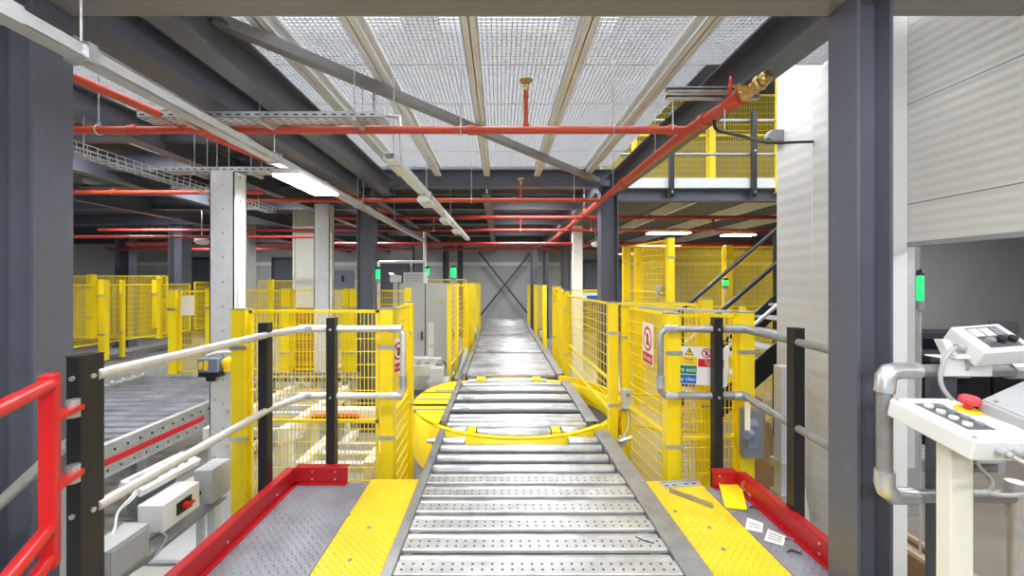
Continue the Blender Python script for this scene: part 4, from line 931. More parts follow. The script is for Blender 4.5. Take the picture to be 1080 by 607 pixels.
MB().bx(-1.33, -1.23, 7.36, 7.44, FZ, .60).build('duct', 'white', t, .004); MB().bx(-1.34, -1.22, 7.355, 7.36, .15, .2).build('cover_band', 'galv_flat', t)
t = thing('top_unit', 'white louvred unit on top of the grey cabinet', 'ventilation unit', (-1.85, 8.5, 1.335))
MB().bx(-2.02, -1.58, 8.35, 8.7, 1.335, 1.56).build('housing', 'white', t, .005)
for k in range(6): MB().bx(-1.98, -1.62, 8.34, 8.35, 1.36+k*.03, 1.375+k*.03).build('louvre', 'boxgrey', t)
t = thing('tube_stand', 'white tube frame standing behind the grey cabinets', 'frame', (-2.3, 9.4, FZ))
MB().tube([(-1.77, 9.4, FZ), (-1.77, 9.4, 2.55)], .04).tube([(-2.85, 9.4, 1.83), (-1.77, 9.4, 1.83)], .035).tube([(-2.85, 9.4, FZ), (-2.85, 9.4, 1.83)], .035).build('tube_frame', 'white', t)
t = thing('machine_head', 'small white device mounted left of the louvred unit', 'device', (-2.2, 8.4, 1.2))
MB().bx(-2.32, -2.12, 8.4, 8.6, 1.35, 1.50).prism([(-2.32,8.4,1.5),(-2.32,8.6,1.5),(-2.38,8.5,1.56)], (.1,0,0)).build('housing', 'white', t, .01); MB().bx(-2.26,-2.18,8.45,8.55,FZ,1.35).build('stem', 'galv_flat', t)
t = thing('hoist_box', 'rounded slate control box fixed on a column behind the back row', 'control box', (-2.46, 6.3, FZ))
b = MB(); cc = Vector((-2.46, 6.25, 1.39))
pts = [(-.13,-.15),(.13,-.15),(.16,-.11),(.16,.11),(.13,.16),(-.13,.16),(-.16,.11),(-.16,-.11)]
b.prism([cc+Vector((x,0,z)) for x, z in pts], (0,.09,0)); b.build('box', 'bluegrey', t, .01)
MB().bx(cc.x-.02, cc.x+.02, cc.y-.01, cc.y, 1.36, 1.46).build('switch', 'black', t); MB().bx(cc.x-.03, cc.x+.03, 6.32, 6.37, FZ, 1.5).build('stand', 'steel_blue', t)
def beacon(p, z0, r, label, h=.2, m='green_glow', stem=None):
    t = thing('signal_lamp', label, 'signal lamp', (p[0], p[1], z0))
    MB().cyl((p[0],p[1],z0-.06), (p[0],p[1],z0), r*1.05).build('base', 'midgrey', t)
    MB().lathe([(r,0),(r,h*.9),(r*.8,h),(0,h)], (p[0],p[1],z0)).build('lens', m, t)
    MB().lathe([(r*1.05,0),(r*1.05,.03),(0,.04)], (p[0],p[1],z0+h)).build('cap', 'black', t)
    if stem is not None: MB().cyl((p[0],p[1],stem), (p[0],p[1],z0-.06), r*.4, 8).build('stem', 'galv', t)
    return t
beacon((-1.0, 8.6), 1.46, .06, 'green lit beacon on top of the grey cabinet corner', .20, 'green_glow', 1.33)
beacon((-1.62, 8.9), 1.50, .05, 'small green lamp behind the white louvred unit', .16, 'green_exit', 1.33)
beacon((-1.72, 5.62), 1.40, .03, 'small green lamp fixed on the grey steel column', .14, 'green_exit', 1.0)
beacon((3.91, 6.9), 1.30, .045, 'green lit lamp on the tall fence post', .09, 'green_glow', FZ)
beacon((2.64, 2.50), 1.24, .018, 'narrow green lamp at the door opening edge', .16, 'green_exit', FZ)
tag(MB().bx(4.55, 5.3, 6.7, 6.72, .75, 1.1).build('notice_board', 'signgreen', None), 'green board seen through mesh behind the staircase', 'board')

# ================================================================== STAIRCASE
t = thing('staircase', 'black steel staircase rising to the right behind the isolator post', 'staircase', (2.6, 4.6, FZ))
S0, S1 = Vector((2.25, 4.5, -.05)), Vector((3.60, 4.5, 1.15))
for y in (4.25, 5.05): MB().bar((S0.x, y, S0.z), (S1.x, y, S1.z), .02, .22).build('stringer', 'black', t)
for k in range(8):
    f = (k+.5)/8; x, z = S0.x+(S1.x-S0.x)*f, S0.z+(S1.z-S0.z)*f
    MB().bx(x-.12, x+.12, 4.27, 5.03, z-.015, z+.015).build('tread', 'galv_flat', t)
for y in (4.25, 5.05):
    MB().tube([(S0.x, y, .95), (S1.x, y, 2.11)], .024).build('handrail', 'black', t)
    MB().tube([(S0.x, y, .50), (S1.x, y, 1.66)], .02).build('mid_rail', 'pipe', t)
for x in (2.30, 3.5): 
    for y in (4.25, 5.05): MB().bx(x-.025, x+.025, y-.02, y+.02, -.2 if x < 3 else .9, 1.0 if x < 3 else 2.0).build('baluster', 'black', t)
for y in (4.25, 5.05):
    MB().bx(2.2, 2.30, y-.03, y+.03, FZ, -.02).build('leg', 'black', t); MB().bx(3.48,3.56,y-.03,y+.03,FZ,1.05).build('leg', 'black', t)
# cardboard leaning beside the isolator post
t = thing('cardboard_sheet', 'brown cardboard sheets leaning behind the isolator post', 'cardboard', (2.0, 3.3, FZ))
MB().prism([(1.93,3.10,FZ),(2.16,3.02,FZ),(2.10,3.18,.42),(1.90,3.28,.50)], (.012,.02,0)).build('sheet', 'card', t)
MB().prism([(2.0,3.2,FZ),(2.30,3.12,FZ),(2.22,3.26,.20),(1.98,3.34,.26)], (.012,.02,0)).build('sheet', 'card', t)
tag(MB().prism([(2.16,2.90,FZ),(2.28,2.86,FZ),(2.27,2.98,-.05),(2.15,2.98,.0)], (.006,.012,0)).build('paper_sheet', 'signwhite', None), 'white crumpled sheet beside the leaning cardboard', 'paper')
t = thing('square_post', 'pale square tube post with clamps beside the black post at the white wall', 'post', (1.96, 2.76, FZ))
MB().bx(1.925, 2.0, 2.72, 2.80, FZ, .78).build('tube', 'galv_flat', t, .004)
for z in (.10, -.12): MB().bx(1.91, 2.015, 2.70, 2.82, z-.03, z+.03).build('clamp', 'galv', t)
MB().bx(1.88,2.04,2.68,2.84,FZ,FZ+.012).build('foot_plate', 'galv_flat', t)

# ================================================================== SWITCHES ON THE FENCES
t = thing('isolator_box', 'grey isolator box with dark knob and white tag on the fence post', 'isolator', (1.785, 2.85, .28))
MB().bx(1.72, 1.855, 2.79, 2.865, .12, .46).build('box', 'midgrey', t, .006)
MB().prism([(1.70,2.72,.22),(1.70,2.79,.22),(1.70,2.79,.42),(1.70,2.75,.42),(1.70,2.72,.38)], (.075,0,0)).cyl((1.705,2.70,.33),(1.66,2.68,.33),.03).build('switch_knob', 'bluegrey', t, .006)
MB().bx(1.655, 1.69, 2.685, 2.69, .36, .55).build('tag', 'paper', t)
t = thing('interlock_switch', 'grey gate interlock switch with cable on the hinge post', 'switch', (1.165, 3.66, .28))
MB().bx(1.125, 1.205, 3.62, 3.685, .20, .38).build('housing', 'galv_flat', t, .008)
MB().cyl((1.165,3.615,.33),(1.165,3.62,.33),.018).build('key', 'midgrey', t)
MB().tube(soft([(1.165,3.65,.20),(1.17,3.60,.12),(1.12,3.50,.06),(1.08,3.45,.03),(1.06,3.42,-.02)]), .008, 8).build('cable', 'cable', t)
t = thing('photo_sensor', 'small galvanised sensor bracket on the right conveyor edge before the turntable', 'sensor', (1.03, 3.35, 0))
MB().bx(1.0, 1.06, 3.33, 3.39, -.02, .03).cyl((1.02,3.36,.03),(1.02,3.36,.06),.015).cyl((1.0,3.3,.04),(1.09,3.3,.07),.014).build('bracket', 'galv', t, .003)
MB().bx(.99,1.03,3.34,3.38,-.15,-.02).build('stay', 'galv', t)

# ================================================================== THINGS LYING ON THE RIGHT DECK
def lying(name, label, cat, mb, m, bevel=0): return tag(mb.build(name, m, None, bevel), label, cat)
def ground(px, py, z=0.0):
    y = F*(H-z)/(py-VY); return Vector(((px-VX)/F*y, y, z))
b = MB(); p, q = ground(699, 513), ground(738, 510); d = (q-p).normalized(); n = Vector((-d.y, d.x, 0))
b.bar(p+Vector((0,0,.004)), q+Vector((0,0,.004)), .05, .006); b.bar(p+n*.025+Vector((0,0,.012)), q+n*.025+Vector((0,0,.012)), .004, .024)
b.cur = 1
for f in (.1, .3, .62, .85):
    c = p.lerp(q, f); b.add([c+d*math.cos(a)*.018+n*math.sin(a)*.007+Vector((0,0,.0075)) for a in [2*PI*i/10 for i in range(10)]], [tuple(range(10))])
lying('metal_bracket', 'flat galvanised bracket lying at the end of the yellow plate by the kick plate', 'bracket', b.__class__() if False else b, ['galv', 'hole'])
b = MB(); p, q = ground(706, 519), ground(752, 536); d = (q-p).normalized(); n = Vector((-d.y, d.x, 0)); zz = Vector((0,0,.001))
if n.y < 0: n = -n
L = (q-p).length
prof = [(0,0), (.02,.018), (L*.35,.03), (L*.40,.065), (L*.62,.055), (L*.66,.03), (L,.014), (L,0)]
b.prism([p+zz+d*s+n*w for s, w in prof], (0,0,.006)); b.bar(p+Vector((0,0,.016)), q+Vector((0,0,.016)), .004, .03)
lying('metal_bracket', 'pointed galvanised bracket lying aslant on the yellow plate', 'bracket', b, ['rail_steel'], .001)
a = [ground(756, 538), ground(790, 539), ground(775, 507)+Vector((0,.0,.0)), ground(754, 508)]
quad = [Vector((1.180, 2.37, .004)), Vector((1.382, 2.36, .004)), Vector((1.368, 2.66, .075)), Vector((1.205, 2.64, .075))]
qd = [ground(765, 536), ground(788, 538.5), ground(780, 507), ground(756, 507)]
qd[2].z = .02; qd[3].z = .02
b = MB(); b.prism([v+Vector((0,0,.004)) for v in qd], (0,0,.006)); b.bar(qd[2], qd[3], .012, .02)
lying('loose_plate', 'loose yellow sheet lying propped against the right red kick plate', 'plate', b, ['yellow'])
b = MB().cyl(ground(779,505,.03), ground(794,524,.02), .018).bar(ground(781,506,.05), ground(786,512,.05), .03, .03)
lying('tube_offcut', 'short galvanised tube offcut behind the loose yellow sheet', 'tube', b, 'galv')
def card(pts, z, label, mark):
    t = thing('paper_label', label, 'label', ground(*pts[0]))
    P = [ground(*p)+Vector((0,0,z)) for p in pts]
    MB().prism(P, (0,0,.002)).build('card', 'signwhite', t)
    b = MB()
    for f in mark:
        u0, u1 = P[0].lerp(P[3], f), P[1].lerp(P[2], f); e0, e1 = u0.lerp(u1,.12), u0.lerp(u1,.85); b.bar(e0+Vector((0,0,.0025)), e1+Vector((0,0,.0025)), .006, .0006)
    b.build('printed_line', 'hole', t)
    return t
card([(786,558),(804,562),(805,552),(788,546)], .002, 'white printed label card nearest the loose yellow sheet', (.35, .6))
card([(806,570),(826,576),(829,566),(810,558)], .002, 'larger white printed label card second from the loose yellow sheet', (.3, .5, .72))
def debris(px, py, label, s=.02, m='black'):
    p = ground(px, py); b = MB()
    b.tube([p+Vector((-s,0,.006)), p+Vector((-s*.2,s*.4,.008)), p+Vector((s*.6,0,.006)), p+Vector((s,-s*.5,.008))], .004, 6)
    return lying('cable_tie', label, 'cable tie', b, m)
debris(837, 583, 'black cut cable tie on the deck beside the bigger label card', .03)
debris(795, 536, 'black cut cable tie on the deck beside the loose yellow sheet', .022)
debris(832, 569, 'grey cut tie lying just past the bigger label card', .02, 'midgrey')
b = MB(); pts = [ground(670,566), ground(676,569), ground(683,571.5), ground(690,573)]
b.tube([p+Vector((0,0,.004)) for p in pts], .0025, 6)
lying('wire_offcut', 'thin black wire offcut lying on the nearest perforated plate', 'wire', b, 'black')
lying('plastic_scrap', 'tiny white plastic scrap on the perforated plates', 'scrap', MB().prism([ground(622,517), ground(628,518.5), ground(627,520), ground(621,518.5)], (0,0,.004)), 'signwhite')
for px, py, l in ((712,539,'small black mark stud on the right yellow plate near the pointed bracket'), (763,579,'grey stud on the right yellow plate near its outer edge'), (748,556,'dark stud in the middle of the right yellow plate')):
    p = ground(px, py); lying('fixing_stud', l, 'stud', MB().lathe([(.011,0),(.011,.003),(.006,.005),(0,.005)], p, (0,0,1), 12), 'midgrey')
for px, py, l in ((369,590,'dark stud on the left yellow plate close to the lens'), (389,556,'dark stud in the middle of the left yellow plate'), (368,543,'dark stud on the left yellow plate at its inner edge')):
    p = ground(px, py); lying('fixing_stud', l, 'stud', MB().lathe([(.010,0),(.010,.003),(.006,.005),(0,.005)], p, (0,0,1), 12), 'midgrey')

# ================================================================== RED GATE
t = thing('safety_gate', 'red tubular safety gate swung open beside the nearest black handrail post', 'gate', (-1.40, 1.24, .45))
G0 = Vector((-1.395, 1.235, 0)); gd = Vector((.138, -.223, 0)).normalized()
MB().bar(G0+Vector((0,0,.475)), G0+Vector((0,0,1.075)), .038, .045, (gd.x,gd.y,0)).build('hinge_stile', 'gate_red', t, .003)
for z in (1.045, .60): MB().tube([G0+Vector((0,0,z)), G0+gd*.75+Vector((0,0,z))], .021, 12).build('bar', 'gate_red', t)
MB().tube([G0+gd*.02+Vector((0,0,.505)), G0+gd*.75+Vector((0,0,.505))], .021, 12).build('bar', 'gate_red', t)
MB().bar(G0+gd*.75+Vector((0,0,.475)), G0+gd*.75+Vector((0,0,1.075)), .05, .05, (gd.x,gd.y,0)).build('end_stile', 'gate_red', t, .003)
for z in (.935, .715):
    MB().bar(G0+Vector((-.0,.0,z)), Vector((-1.44,1.355,z)), .045, .018).build('hinge_arm', 'gate_red', t, .002)
    MB().cyl((-1.435,1.34,z-.03), (-1.435,1.34,z+.03), .018).bar((-1.43,1.33,z+.02),(-1.455,1.37,z+.02),.03,.008).build('hinge_pin', 'galv', t)
t = thing('stair_handrail', 'grey tube handrail sloping down behind the red gate', 'handrail', (-1.8, 1.4, .6))
MB().tube([(-1.50,1.40,.80), (-1.62,1.46,.74), (-1.98,1.50,.44), (-2.3,1.53,.18)], .021, 12).build('rail_tube', 'pipe', t)
MB().bx(-2.22,-2.18,1.50,1.54,FZ,.25).build('leg', 'dark_steel', t)
t = thing('panel_stand', 'pale grey equipment stand between the red gate and black handrail post', 'stand', (-1.635, 1.525, FZ))
MB().bx(-1.66, -1.61, 1.50, 1.55, FZ+.02, .60).bx(-1.70,-1.57,1.47,1.60,FZ,FZ+.02).build('post', 'boxgrey', t, .004)
MB().bx(-1.67, -1.60, 1.49, 1.56, .60, .625).build('cap', 'midgrey', t, .004)

# ================================================================== LEFT CONTROL BOXES
def cbox(c, s, m, name, label, yaw=.0):
    t = thing(name, label, 'control box', (c[0], c[1], c[2]-s[2]/2))
    R = Matrix.Translation(Vector(c)) @ Matrix.Rotation(yaw, 4, 'Z')
    MB().obox(R, *s).build('box', m, t, .006)
    return t, R
bx_, by_ = -2.2, 2.36
t, R = cbox((-2.16, 2.24, -.17), (.15, .26, .20), 'boxgrey', 'junction_box', 'grey junction box with cable glands nearest the black handrail post')
for k in range(3):
    c = R @ Vector((-.02, -.13, .05-.05*k)); MB().cyl(c, c+Vector((0,-.02,0)), .014, 10).build('gland', 'hole', t)
MB().bx(-2.085,-2.08,2.13,2.35,-.25,-.09).build('lid', 'boxgrey', t, .002)
t, R = cbox((-2.15, 2.60, -.10), (.16, .30, .17), 'white', 'switch_box', 'white switch box with black rotary switch and red handle')
sp = MB().bx(-2.07,-2.062,2.55,2.67,-.14,-.06).build('switch_plate', 'black', t, .002)
MB().cyl((-2.062,2.61,-.10),(-2.045,2.61,-.10),.022).bx(-2.05,-2.035,2.60,2.66,-.108,-.092).build('rotary_handle', 'signred', sp)
t, R = cbox((-2.11, 2.93, -.10), (.13, .20, .24), 'boxgrey', 'junction_box', 'upright grey junction box nearest the tall lift post')
MB().bx(-2.045,-2.04,2.85,3.01,-.20,.0).build('lid', 'boxgrey', t, .002)
c = Vector((-2.14,2.81,-.14)); MB().cyl(c, c+Vector((0,.02,0)), .02).build('gland', 'black', t)
t = thing('socket_strip', 'tilted white socket panel with black plugs above the switch box', 'socket panel', (-2.3, 2.7, -.1))
R = Matrix.Translation((-2.30, 2.72, .06)) @ Matrix.Rotation(.35, 4, 'Y') @ Matrix.Rotation(-.05, 4, 'Z')
MB().obox(R, .16, .46, .05).build('panel', 'white', t, .005)
for k in range(3):
    c = R @ Vector((.02, -.02+.08*k, .025)); MB().cyl(c, c+R.to_3x3() @ Vector((0,0,.025)), .022, 10).build('plug', 'black', t)
MB().obox(R @ Matrix.Translation((.0,-.15,.027)), .10, .10, .012).build('grey_cover', 'midgrey', t, .002)
MB().obox(R @ Matrix.Translation((-.01,.0,-.09)), .03, .3, .14).build('bracket', 'bluegrey', t)
t = thing('cable_loop', 'pale cables looping between the socket panel and junction box', 'cables', (-2.2, 2.4, 0))
for k in range(2): MB().tube(soft([(-2.28,2.52+.03*k,.07),(-2.25,2.44,.05-.02*k),(-2.26,2.36,.0),(-2.22,2.30,-.05),(-2.2,2.26,-.075)]), .007, 8).build('cable', 'white', t)
MB().tube(soft([(-2.09,2.44,-.16),(-2.06,2.46,-.22),(-2.09,2.41,-.30),(-2.14,2.34,-.33)]), .007, 8).build('cable', 'cable', t)
t = thing('mounting_channel', 'grey channel frame carrying the row of control boxes', 'frame', (-2.2, 2.6, FZ))
MB().bx(-2.26,-2.22,2.1,3.05,-.30,-.27).bx(-2.20,-2.09,2.1,3.05,-.295,-.27).build('channel', 'midgrey', t)
for y in (2.15, 2.97): MB().bx(-2.25,-2.21,y-.02,y+.02,FZ,-.30).bx(-2.16,-2.10,y-.03,y+.03,FZ,-.295).build('leg', 'galv_flat', t)
t = thing('floor_plate', 'pale floor plate with edge strip under the lift post', 'floor plate', (-2.4, 3.3, FZ))
MB().bx(-3.1, -1.75, 3.0, 3.9, FZ, FZ+.006).build('plate', 'boxgrey', t); MB().bx(-3.1, -1.75, 2.96, 3.0, FZ, FZ+.02).build('edge_strip', 'rail_steel', t)

# ================================================================== RIGHT CONTROL DESKS
def frame_from(o, ux, uy):
    """matrix whose x runs along ux, y along uy, z up from the face"""
    x = Vector(ux).normalized(); z = x.cross(Vector(uy)).normalized(); y = z.cross(x)
    return Matrix((( x.x, y.x, z.x, o[0]), (x.y, y.y, z.y, o[1]), (x.z, y.z, z.z, o[2]), (0,0,0,1)))
t = thing('control_desk', 'white push-button desk with red emergency stop on the cream post', 'control desk', (1.5, 1.3, .87))
A = Vector((1.396, 1.17, .892)); B = Vector((1.478, 1.42, .938)); Cc = Vector((1.612, 1.165, .892))
R = frame_from(A, Cc-A, B-A); WD, DP = .215, (B-A).length
T = lambda x, y, z: R @ Matrix.Translation((x, y, z))
MB().obox(T(WD/2, DP/2, -.032), WD, DP, .064).build('housing', 'white', t, .006)
MB().obox(T(WD/2, DP/2, .002), WD-.006, DP-.006, .004).build('lid', 'white', t, .002)
kp = MB().obox(T(.085, DP*.52, .0045), .085, DP*.62, .002).build('key_panel', 'keypad', t)
for i in range(2):
    for j in range(4):
        c = T(.065+.038*i, DP*(.30+.145*j), .006)
        MB().cyl(c @ Vector((0,0,0)), c @ Vector((0,0,.008)), .012, 12).build('push_button', 'white' if i == 0 else 'midgrey', kp)
c = T(.172, DP*.66, .004)
MB().lathe([(.033,0),(.033,.005),(.028,.007),(0,.007)], c @ Vector((0,0,0)), R.to_3x3() @ Vector((0,0,1))).build('stop_collar', 'signyellow', t)
MB().lathe([(.011,0),(.012,.018),(.024,.020),(.027,.026),(.026,.040),(.02,.045),(0,.046)], c @ Vector((0,0,.006)), R.to_3x3() @ Vector((0,0,1))).build('emergency_stop', 'estop', t)
for x, y in ((.014,.014),(WD-.014,.014),(.014,DP-.014),(WD-.014,DP-.014)):
    k = T(x, y, .004); MB().cyl(k @ Vector((0,0,0)), k @ Vector((0,0,.002)), .006, 10).build('screw', 'midgrey', t)
for x in (.075, .125):
    k = T(x, 0, -.028); MB().cyl(k @ Vector((0,0,0)), k @ Vector((0,-.022,0)), .014, 10).cyl(k @ Vector((0,-.022,0)), k @ Vector((0,-.035,0)), .009, 10).build('gland', 'boxgrey', t)
k = T(.075, -.035, -.028) @ Vector((0,0,0))
MB().tube(soft([k, k+Vector((.01,-.03,-.02)), k+Vector((.02,-.02,-.09)), k+Vector((.0,.05,-.13)), Vector((1.545,1.25,.735)), Vector((1.548,1.29,.77)), Vector((1.54,1.33,.86))]), .006, 8).build('cable', 'cable', t)
k = T(.125, -.035, -.028) @ Vector((0,0,0))
MB().tube(soft([k, k+Vector((.01,-.03,-.02)), k+Vector((.03,-.02,-.12)), k+Vector((.06,.0,-.3))]), .006, 8).build('cable', 'cable', t)
t = thing('desk_post', 'cream square post carrying the white push-button desk', 'post', (1.487, 1.30, FZ))
MB().bx(1.45, 1.525, 1.28, 1.325, FZ+.012, .845).build('tube', 'cream', t, .004)
MB().bx(1.40, 1.58, 1.23, 1.38, FZ, FZ+.012).build('foot_plate', 'cream', t)
MB().bx(1.526, 1.530, 1.285, 1.32, -.2, .85).build('edge_strip', 'black', t)
# small panel on the rail
t = thing('control_unit', 'small white tilted control panel bracketed on the guard rail', 'control panel', (1.62, 1.45, 1.03))
MB().bx(1.598, 1.782, 1.440, 1.446, 1.018, 1.088).bx(1.598, 1.782, 1.446, 1.50, 1.083, 1.088).build('bracket', 'white', t, .002)
for z in (1.07, 1.045): MB().cyl((1.688,1.436,z),(1.688,1.440,z),.006,10).build('screw', 'galv', t)
A = Vector((1.675, 1.37, 1.118)); ux = Vector((.162, -.012, .014)); uy = Vector((.02, .105, .075))
R = frame_from(A, ux, uy)
MB().obox(T(.08, .065, -.035), .165, .135, .07).build('housing', 'white', t, .005)
kp = MB().obox(T(.085, .068, .001), .105, .10, .002).build('key_panel', 'keypad', t)
for i in range(3):
    for j in range(2):
        if i == 2 and j == 1: MB().obox(T(.048+.036*i, .045+.046*j, .003), .030, .038, .003).build('display', 'midgrey', kp)
        elif j == 1: MB().obox(T(.048+.036*i, .045+.046*j, .003), .030, .038, .003).build('push_button', 'white', kp)
        else:
            k = T(.048+.036*i, .045+.046*j, .002); MB().cyl(k @ Vector((0,0,0)), k @ Vector((0,0,.016)), .013, 12).build('selector_knob', 'black' if i else 'midgrey', kp)
MB().prism([(1.600,1.44,1.150),(1.63,1.44,1.150),(1.66,1.44,1.088),(1.63,1.44,1.088)], (0,.03,0)).bx(1.63,1.70,1.42,1.47,1.085,1.10).build('side_bracket', 'white', t, .002)
k = T(0, .06, -.035) @ Vector((0,0,0))
MB().cyl(k, k+Vector((-.03,0,.0)), .013, 10).build('gland', 'boxgrey', t)
MB().tube(soft([k+Vector((-.03,0,0)), k+Vector((-.06,-.01,-.012)), k+Vector((-.09,-.01,-.06)), k+Vector((-.095,-.01,-.13)), k+Vector((-.06,-.02,-.19)), k+Vector((-.0,-.03,-.225)), k+Vector((.06,-.03,-.235))]), .007, 8).build('cable', 'cable', t)
t = thing('rail_post', 'dark post under the small control panel behind the desk', 'post', (1.715, 1.53, FZ))
MB().bx(1.675, 1.735, 1.51, 1.57, FZ, 1.00).build('tube', 'steel_blue', t, .003); MB().bx(1.64,1.77,1.48,1.60,FZ,FZ+.012).build('foot_plate', 'steel_blue', t)
# third, larger desk at the edge
t = thing('control_desk', 'larger pale grey sloping desk behind the emergency stop', 'control desk', (1.9, 1.25, .8))
A = Vector((1.585, 1.30, .965)); R = frame_from(A, (.30, -.02, .095), (.16, -.30, -.13)); R = frame_from((1.60, 1.32, .975), (.12, .0, .048), (.20, .0, -.0)) if False else R
P = [W(1031,422,1.32), W(1068,405,1.34), W(1100,392,1.34), W(1130,440,1.10), W(1085,480,1.06)]
P = [Vector((1.585,1.32,.966)), Vector((1.86,1.36,1.055)), Vector((1.90,1.04,.985)), Vector((1.635,1.0,.885))]
nn = (P[1]-P[0]).cross(P[3]-P[0]).normalized(); nn = nn if nn.z > 0 else -nn
MB().prism(P, nn*-.06).build('housing', 'boxgrey', t, .005)
MB().prism([P[0].lerp(P[2],.03), P[1].lerp(P[3],.03), P[2].lerp(P[0],.03), P[3].lerp(P[1],.03)], nn*.004).build('lid', 'boxgrey', t, .002)
for a_, b_ in ((0,2),(1,3)):
    k = P[a_].lerp(P[b_], .09); MB().cyl(k, k+nn*.006, .006, 10).build('screw', 'midgrey', t)
MB().bx(1.76,1.82,1.20,1.26,FZ,.93).bx(1.72,1.86,1.16,1.30,FZ,FZ+.012).build('stand', 'boxgrey', t, .004)
# things in the side room
t = thing('open_carton', 'narrow open carton with timber strips on the beige floor in the doorway', 'carton', (2.68, 2.52, FZ))
for x0, x1 in ((2.61, 2.624), (2.76, 2.774)):
    MB().bx(x0, x1, 2.26, 2.75, FZ+.005, -.37).build('side_wall', 'card', t); MB().bx(x0-.006, x1+.006, 2.26, 2.75, -.37, -.345).build('timber_strip', 'timber', t)
for y0 in (2.26, 2.738): MB().bx(2.624, 2.76, y0, y0+.012, FZ+.005, -.40).build('end_wall', 'card', t)
MB().bx(2.61, 2.774, 2.26, 2.75, FZ, FZ+.005).build('base', 'card', t)
MB().prism([(2.63,2.28,-.46),(2.755,2.28,-.44),(2.755,2.73,-.42),(2.63,2.73,-.45)], (0,0,.02)).build('paper_filling', 'signwhite', t)
MB().bx(2.80, 2.82, 2.3, 2.9, FZ, FZ+.25).bx(2.79,2.83,2.3,2.9,FZ+.25,FZ+.27).build('loose_board', 'timber', t)
def darkbox(x0, x1, y0, y1, z1, label):
    t = thing('storage_box', label, 'box', ((x0+x1)/2, (y0+y1)/2, FZ))
    MB().bx(x0, x1, y0, y1, FZ, z1).build('body', 'black', t, .01); MB().bx(x0-.01, x1+.01, y0-.01, y1+.01, z1-.06, z1+.02).build('lid', 'dark_steel', t, .005)
    MB().bx((x0+x1)/2-.1, (x0+x1)/2+.1, y0-.03, y0, z1-.25, z1-.21).build('handle', 'midgrey', t)
darkbox(5.35, 6.1, 4.95, 5.4, .42, 'black storage bin in the side room, first beside the green door lamp')
darkbox(6.15, 7.3, 4.95, 5.5, .50, 'black storage bin in the side room behind the control panel')
darkbox(5.6, 7.0, 5.6, 6.05, .62, 'taller black bin at the back of the side room')
t = thing('pallet_stack', 'low grey pallet against the side room floor edge', 'pallet', (5.0, 4.7, FZ))
b = MB()
for k in range(5): b.bx(4.75, 5.6, 4.40+k*.10, 4.47+k*.10, FZ+.10, FZ+.12)
b.build('deck_boards', 'galv_flat', t)
for x in (4.8, 5.17, 5.55): MB().bx(x-.04, x+.04, 4.40, 4.87, FZ, FZ+.10).build('bearer', 'galv_flat', t)
tag(MB().bx(7.6, 8.05, 6.17, 6.2, .40, .75).bx(7.63, 8.02, 6.16, 6.17, .43, .72).build('wall_cabinet', 'midgrey', None, .01), 'small grey flush cabinet on the side room wall', 'wall cabinet')

# ================================================================== LIGHT
def area(x, y, z, sx, sy, e, rot=(0,0,0), col=(.97, .985, 1)):
    l = bpy.data.lights.new('area_lamp', 'AREA'); l.shape = 'RECTANGLE'; l.size, l.size_y = sx, sy; l.energy = e; l.color = col
    o = bpy.data.objects.new('area_lamp', l); COL.objects.link(o); o.location = (x, y, z); o.rotation_euler = rot
    return o
def strip(x, y, z, e, sx=1.2, sy=.2):  # fill lamp added to brighten the hall, housed as a fitting
    t = thing('light_fitting', 'white strip light fitting added as fill between the overhead beams', 'lamp', (x, y, z), 'added fill lights between the beams')
    MB().bx(x-sx/2-.01, x+sx/2+.01, y-sy/2-.01, y+sy/2+.01, z+.004, z+.05).build('housing', 'white', t, .004)
    MB().bx(x-.02, x+.02, y-.03, y+.03, z+.05, 2.97 if z > 2.5 else 2.70).build('bracket', 'galv', t)
    MB().bx(x-sx/2, x+sx/2, y-sy/2, y+sy/2, z, z+.005).build('diffuser', 'fill_soft', t)
    area(x, y, z-.004, sx, sy, e)
area(-1.64, 3.5, 2.155, .22, .8, 28)
for x in (-.7, .75): strip(x, .75, 2.67, 26)
area(3.22, 7.6, 2.27, .78, .18, 60)
area(4.55, 7.6, 2.23, .58, .18, 40)
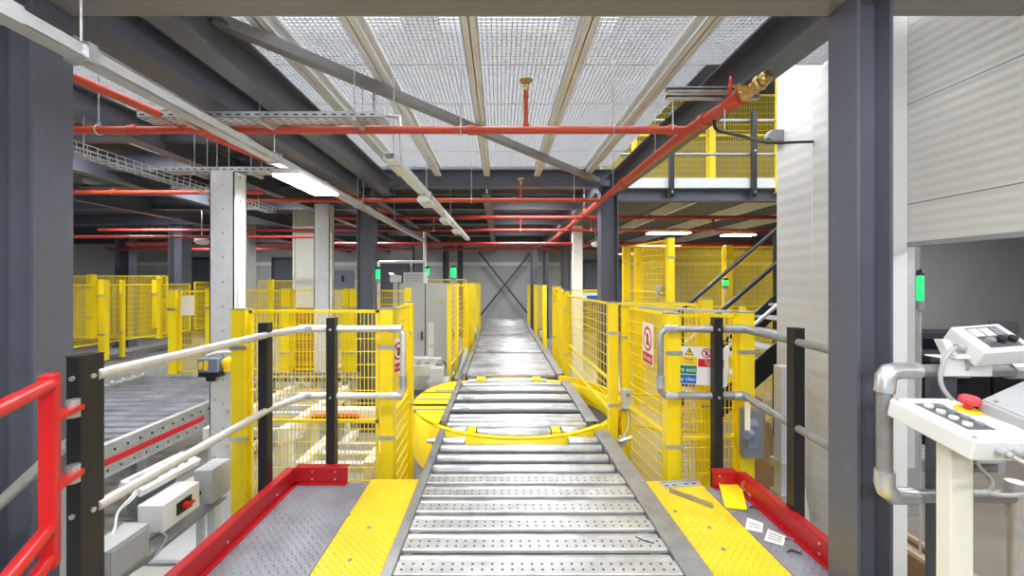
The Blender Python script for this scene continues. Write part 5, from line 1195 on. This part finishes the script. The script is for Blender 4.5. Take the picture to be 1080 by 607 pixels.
for x, y, e in ((-4.0, 4.05, 28), (-5.4, 2.4, 35), (-3.8, 6.05, 50), (-7.2, 5.05, 60), (-6.8, 7.6, 80), (-3.4, 9.4, 95), (.6, 6.05, 45), (.6, 7.6, 45), (.6, 9.4, 70), (.6, 14.0, 70), (-3.6, 14.0, 70), (-8.5, 11.6, 120), (-9, 14.0, 80)):
    strip(x, y, 2.88, e)
for x, y, e in ((4.6, 11.5, 40), (4.6, 15, 40)): strip(x, y, 2.40, e)
# fill lamps added over the platform, unseen behind the viewpoint
for x, y, e in ((-.8, -.6, 20), (.9, -.6, 20), (-.8, -3, 30), (.9, -3, 30)): strip(x, y, 2.67, e)
for x, e in ((-2.6, 38), (1.9, 38)): area(x, -2.4, 2.3, .8, .8, e, (math.radians(62), 0, 0))  # tilted floods added to brighten surfaces that face the camera
for x, y in ((4.2, 1.5), (5.8, 4.0), (4.2, -1.5)): area(x, y, 2.45, 1.2, .3, 62)  # lamps without fittings, added to brighten the side room
# bare area lamps added on the upper level
for x in (-4, 0):
    for y in (2, 5): area(x, y, 6.4, .3, 1.6, 40)
w = bpy.data.worlds.new('World'); SC.world = w; w.use_nodes = True
w.node_tree.nodes['Background'].inputs['Color'].default_value = (.8, .85, .9, 1); w.node_tree.nodes['Background'].inputs['Strength'].default_value = .3

# ================================================================== CAMERA
cd = bpy.data.cameras.new('camera'); cam = bpy.data.objects.new('camera', cd); COL.objects.link(cam)
cam.location = (0, 0, H); cam.rotation_euler = (PI/2, 0, 0)
cd.sensor_fit = 'HORIZONTAL'; cd.sensor_width = 36; cd.lens = 36*F/1080; cd.clip_start = .05; cd.clip_end = 100
cd.shift_x = (540-VX)/1080; cd.shift_y = -(303.5-VY)/1080
SC.camera = cam
vs = SC.view_settings
SC.display_settings.display_device = 'sRGB'; vs.view_transform = 'Standard'; vs.look = 'None'; vs.gamma = 1; vs.use_curve_mapping = False
vs.exposure = 0.2
SC.cycles.max_bounces = 8; SC.cycles.diffuse_bounces = 5; SC.cycles.glossy_bounces = 4; SC.cycles.use_denoising = True
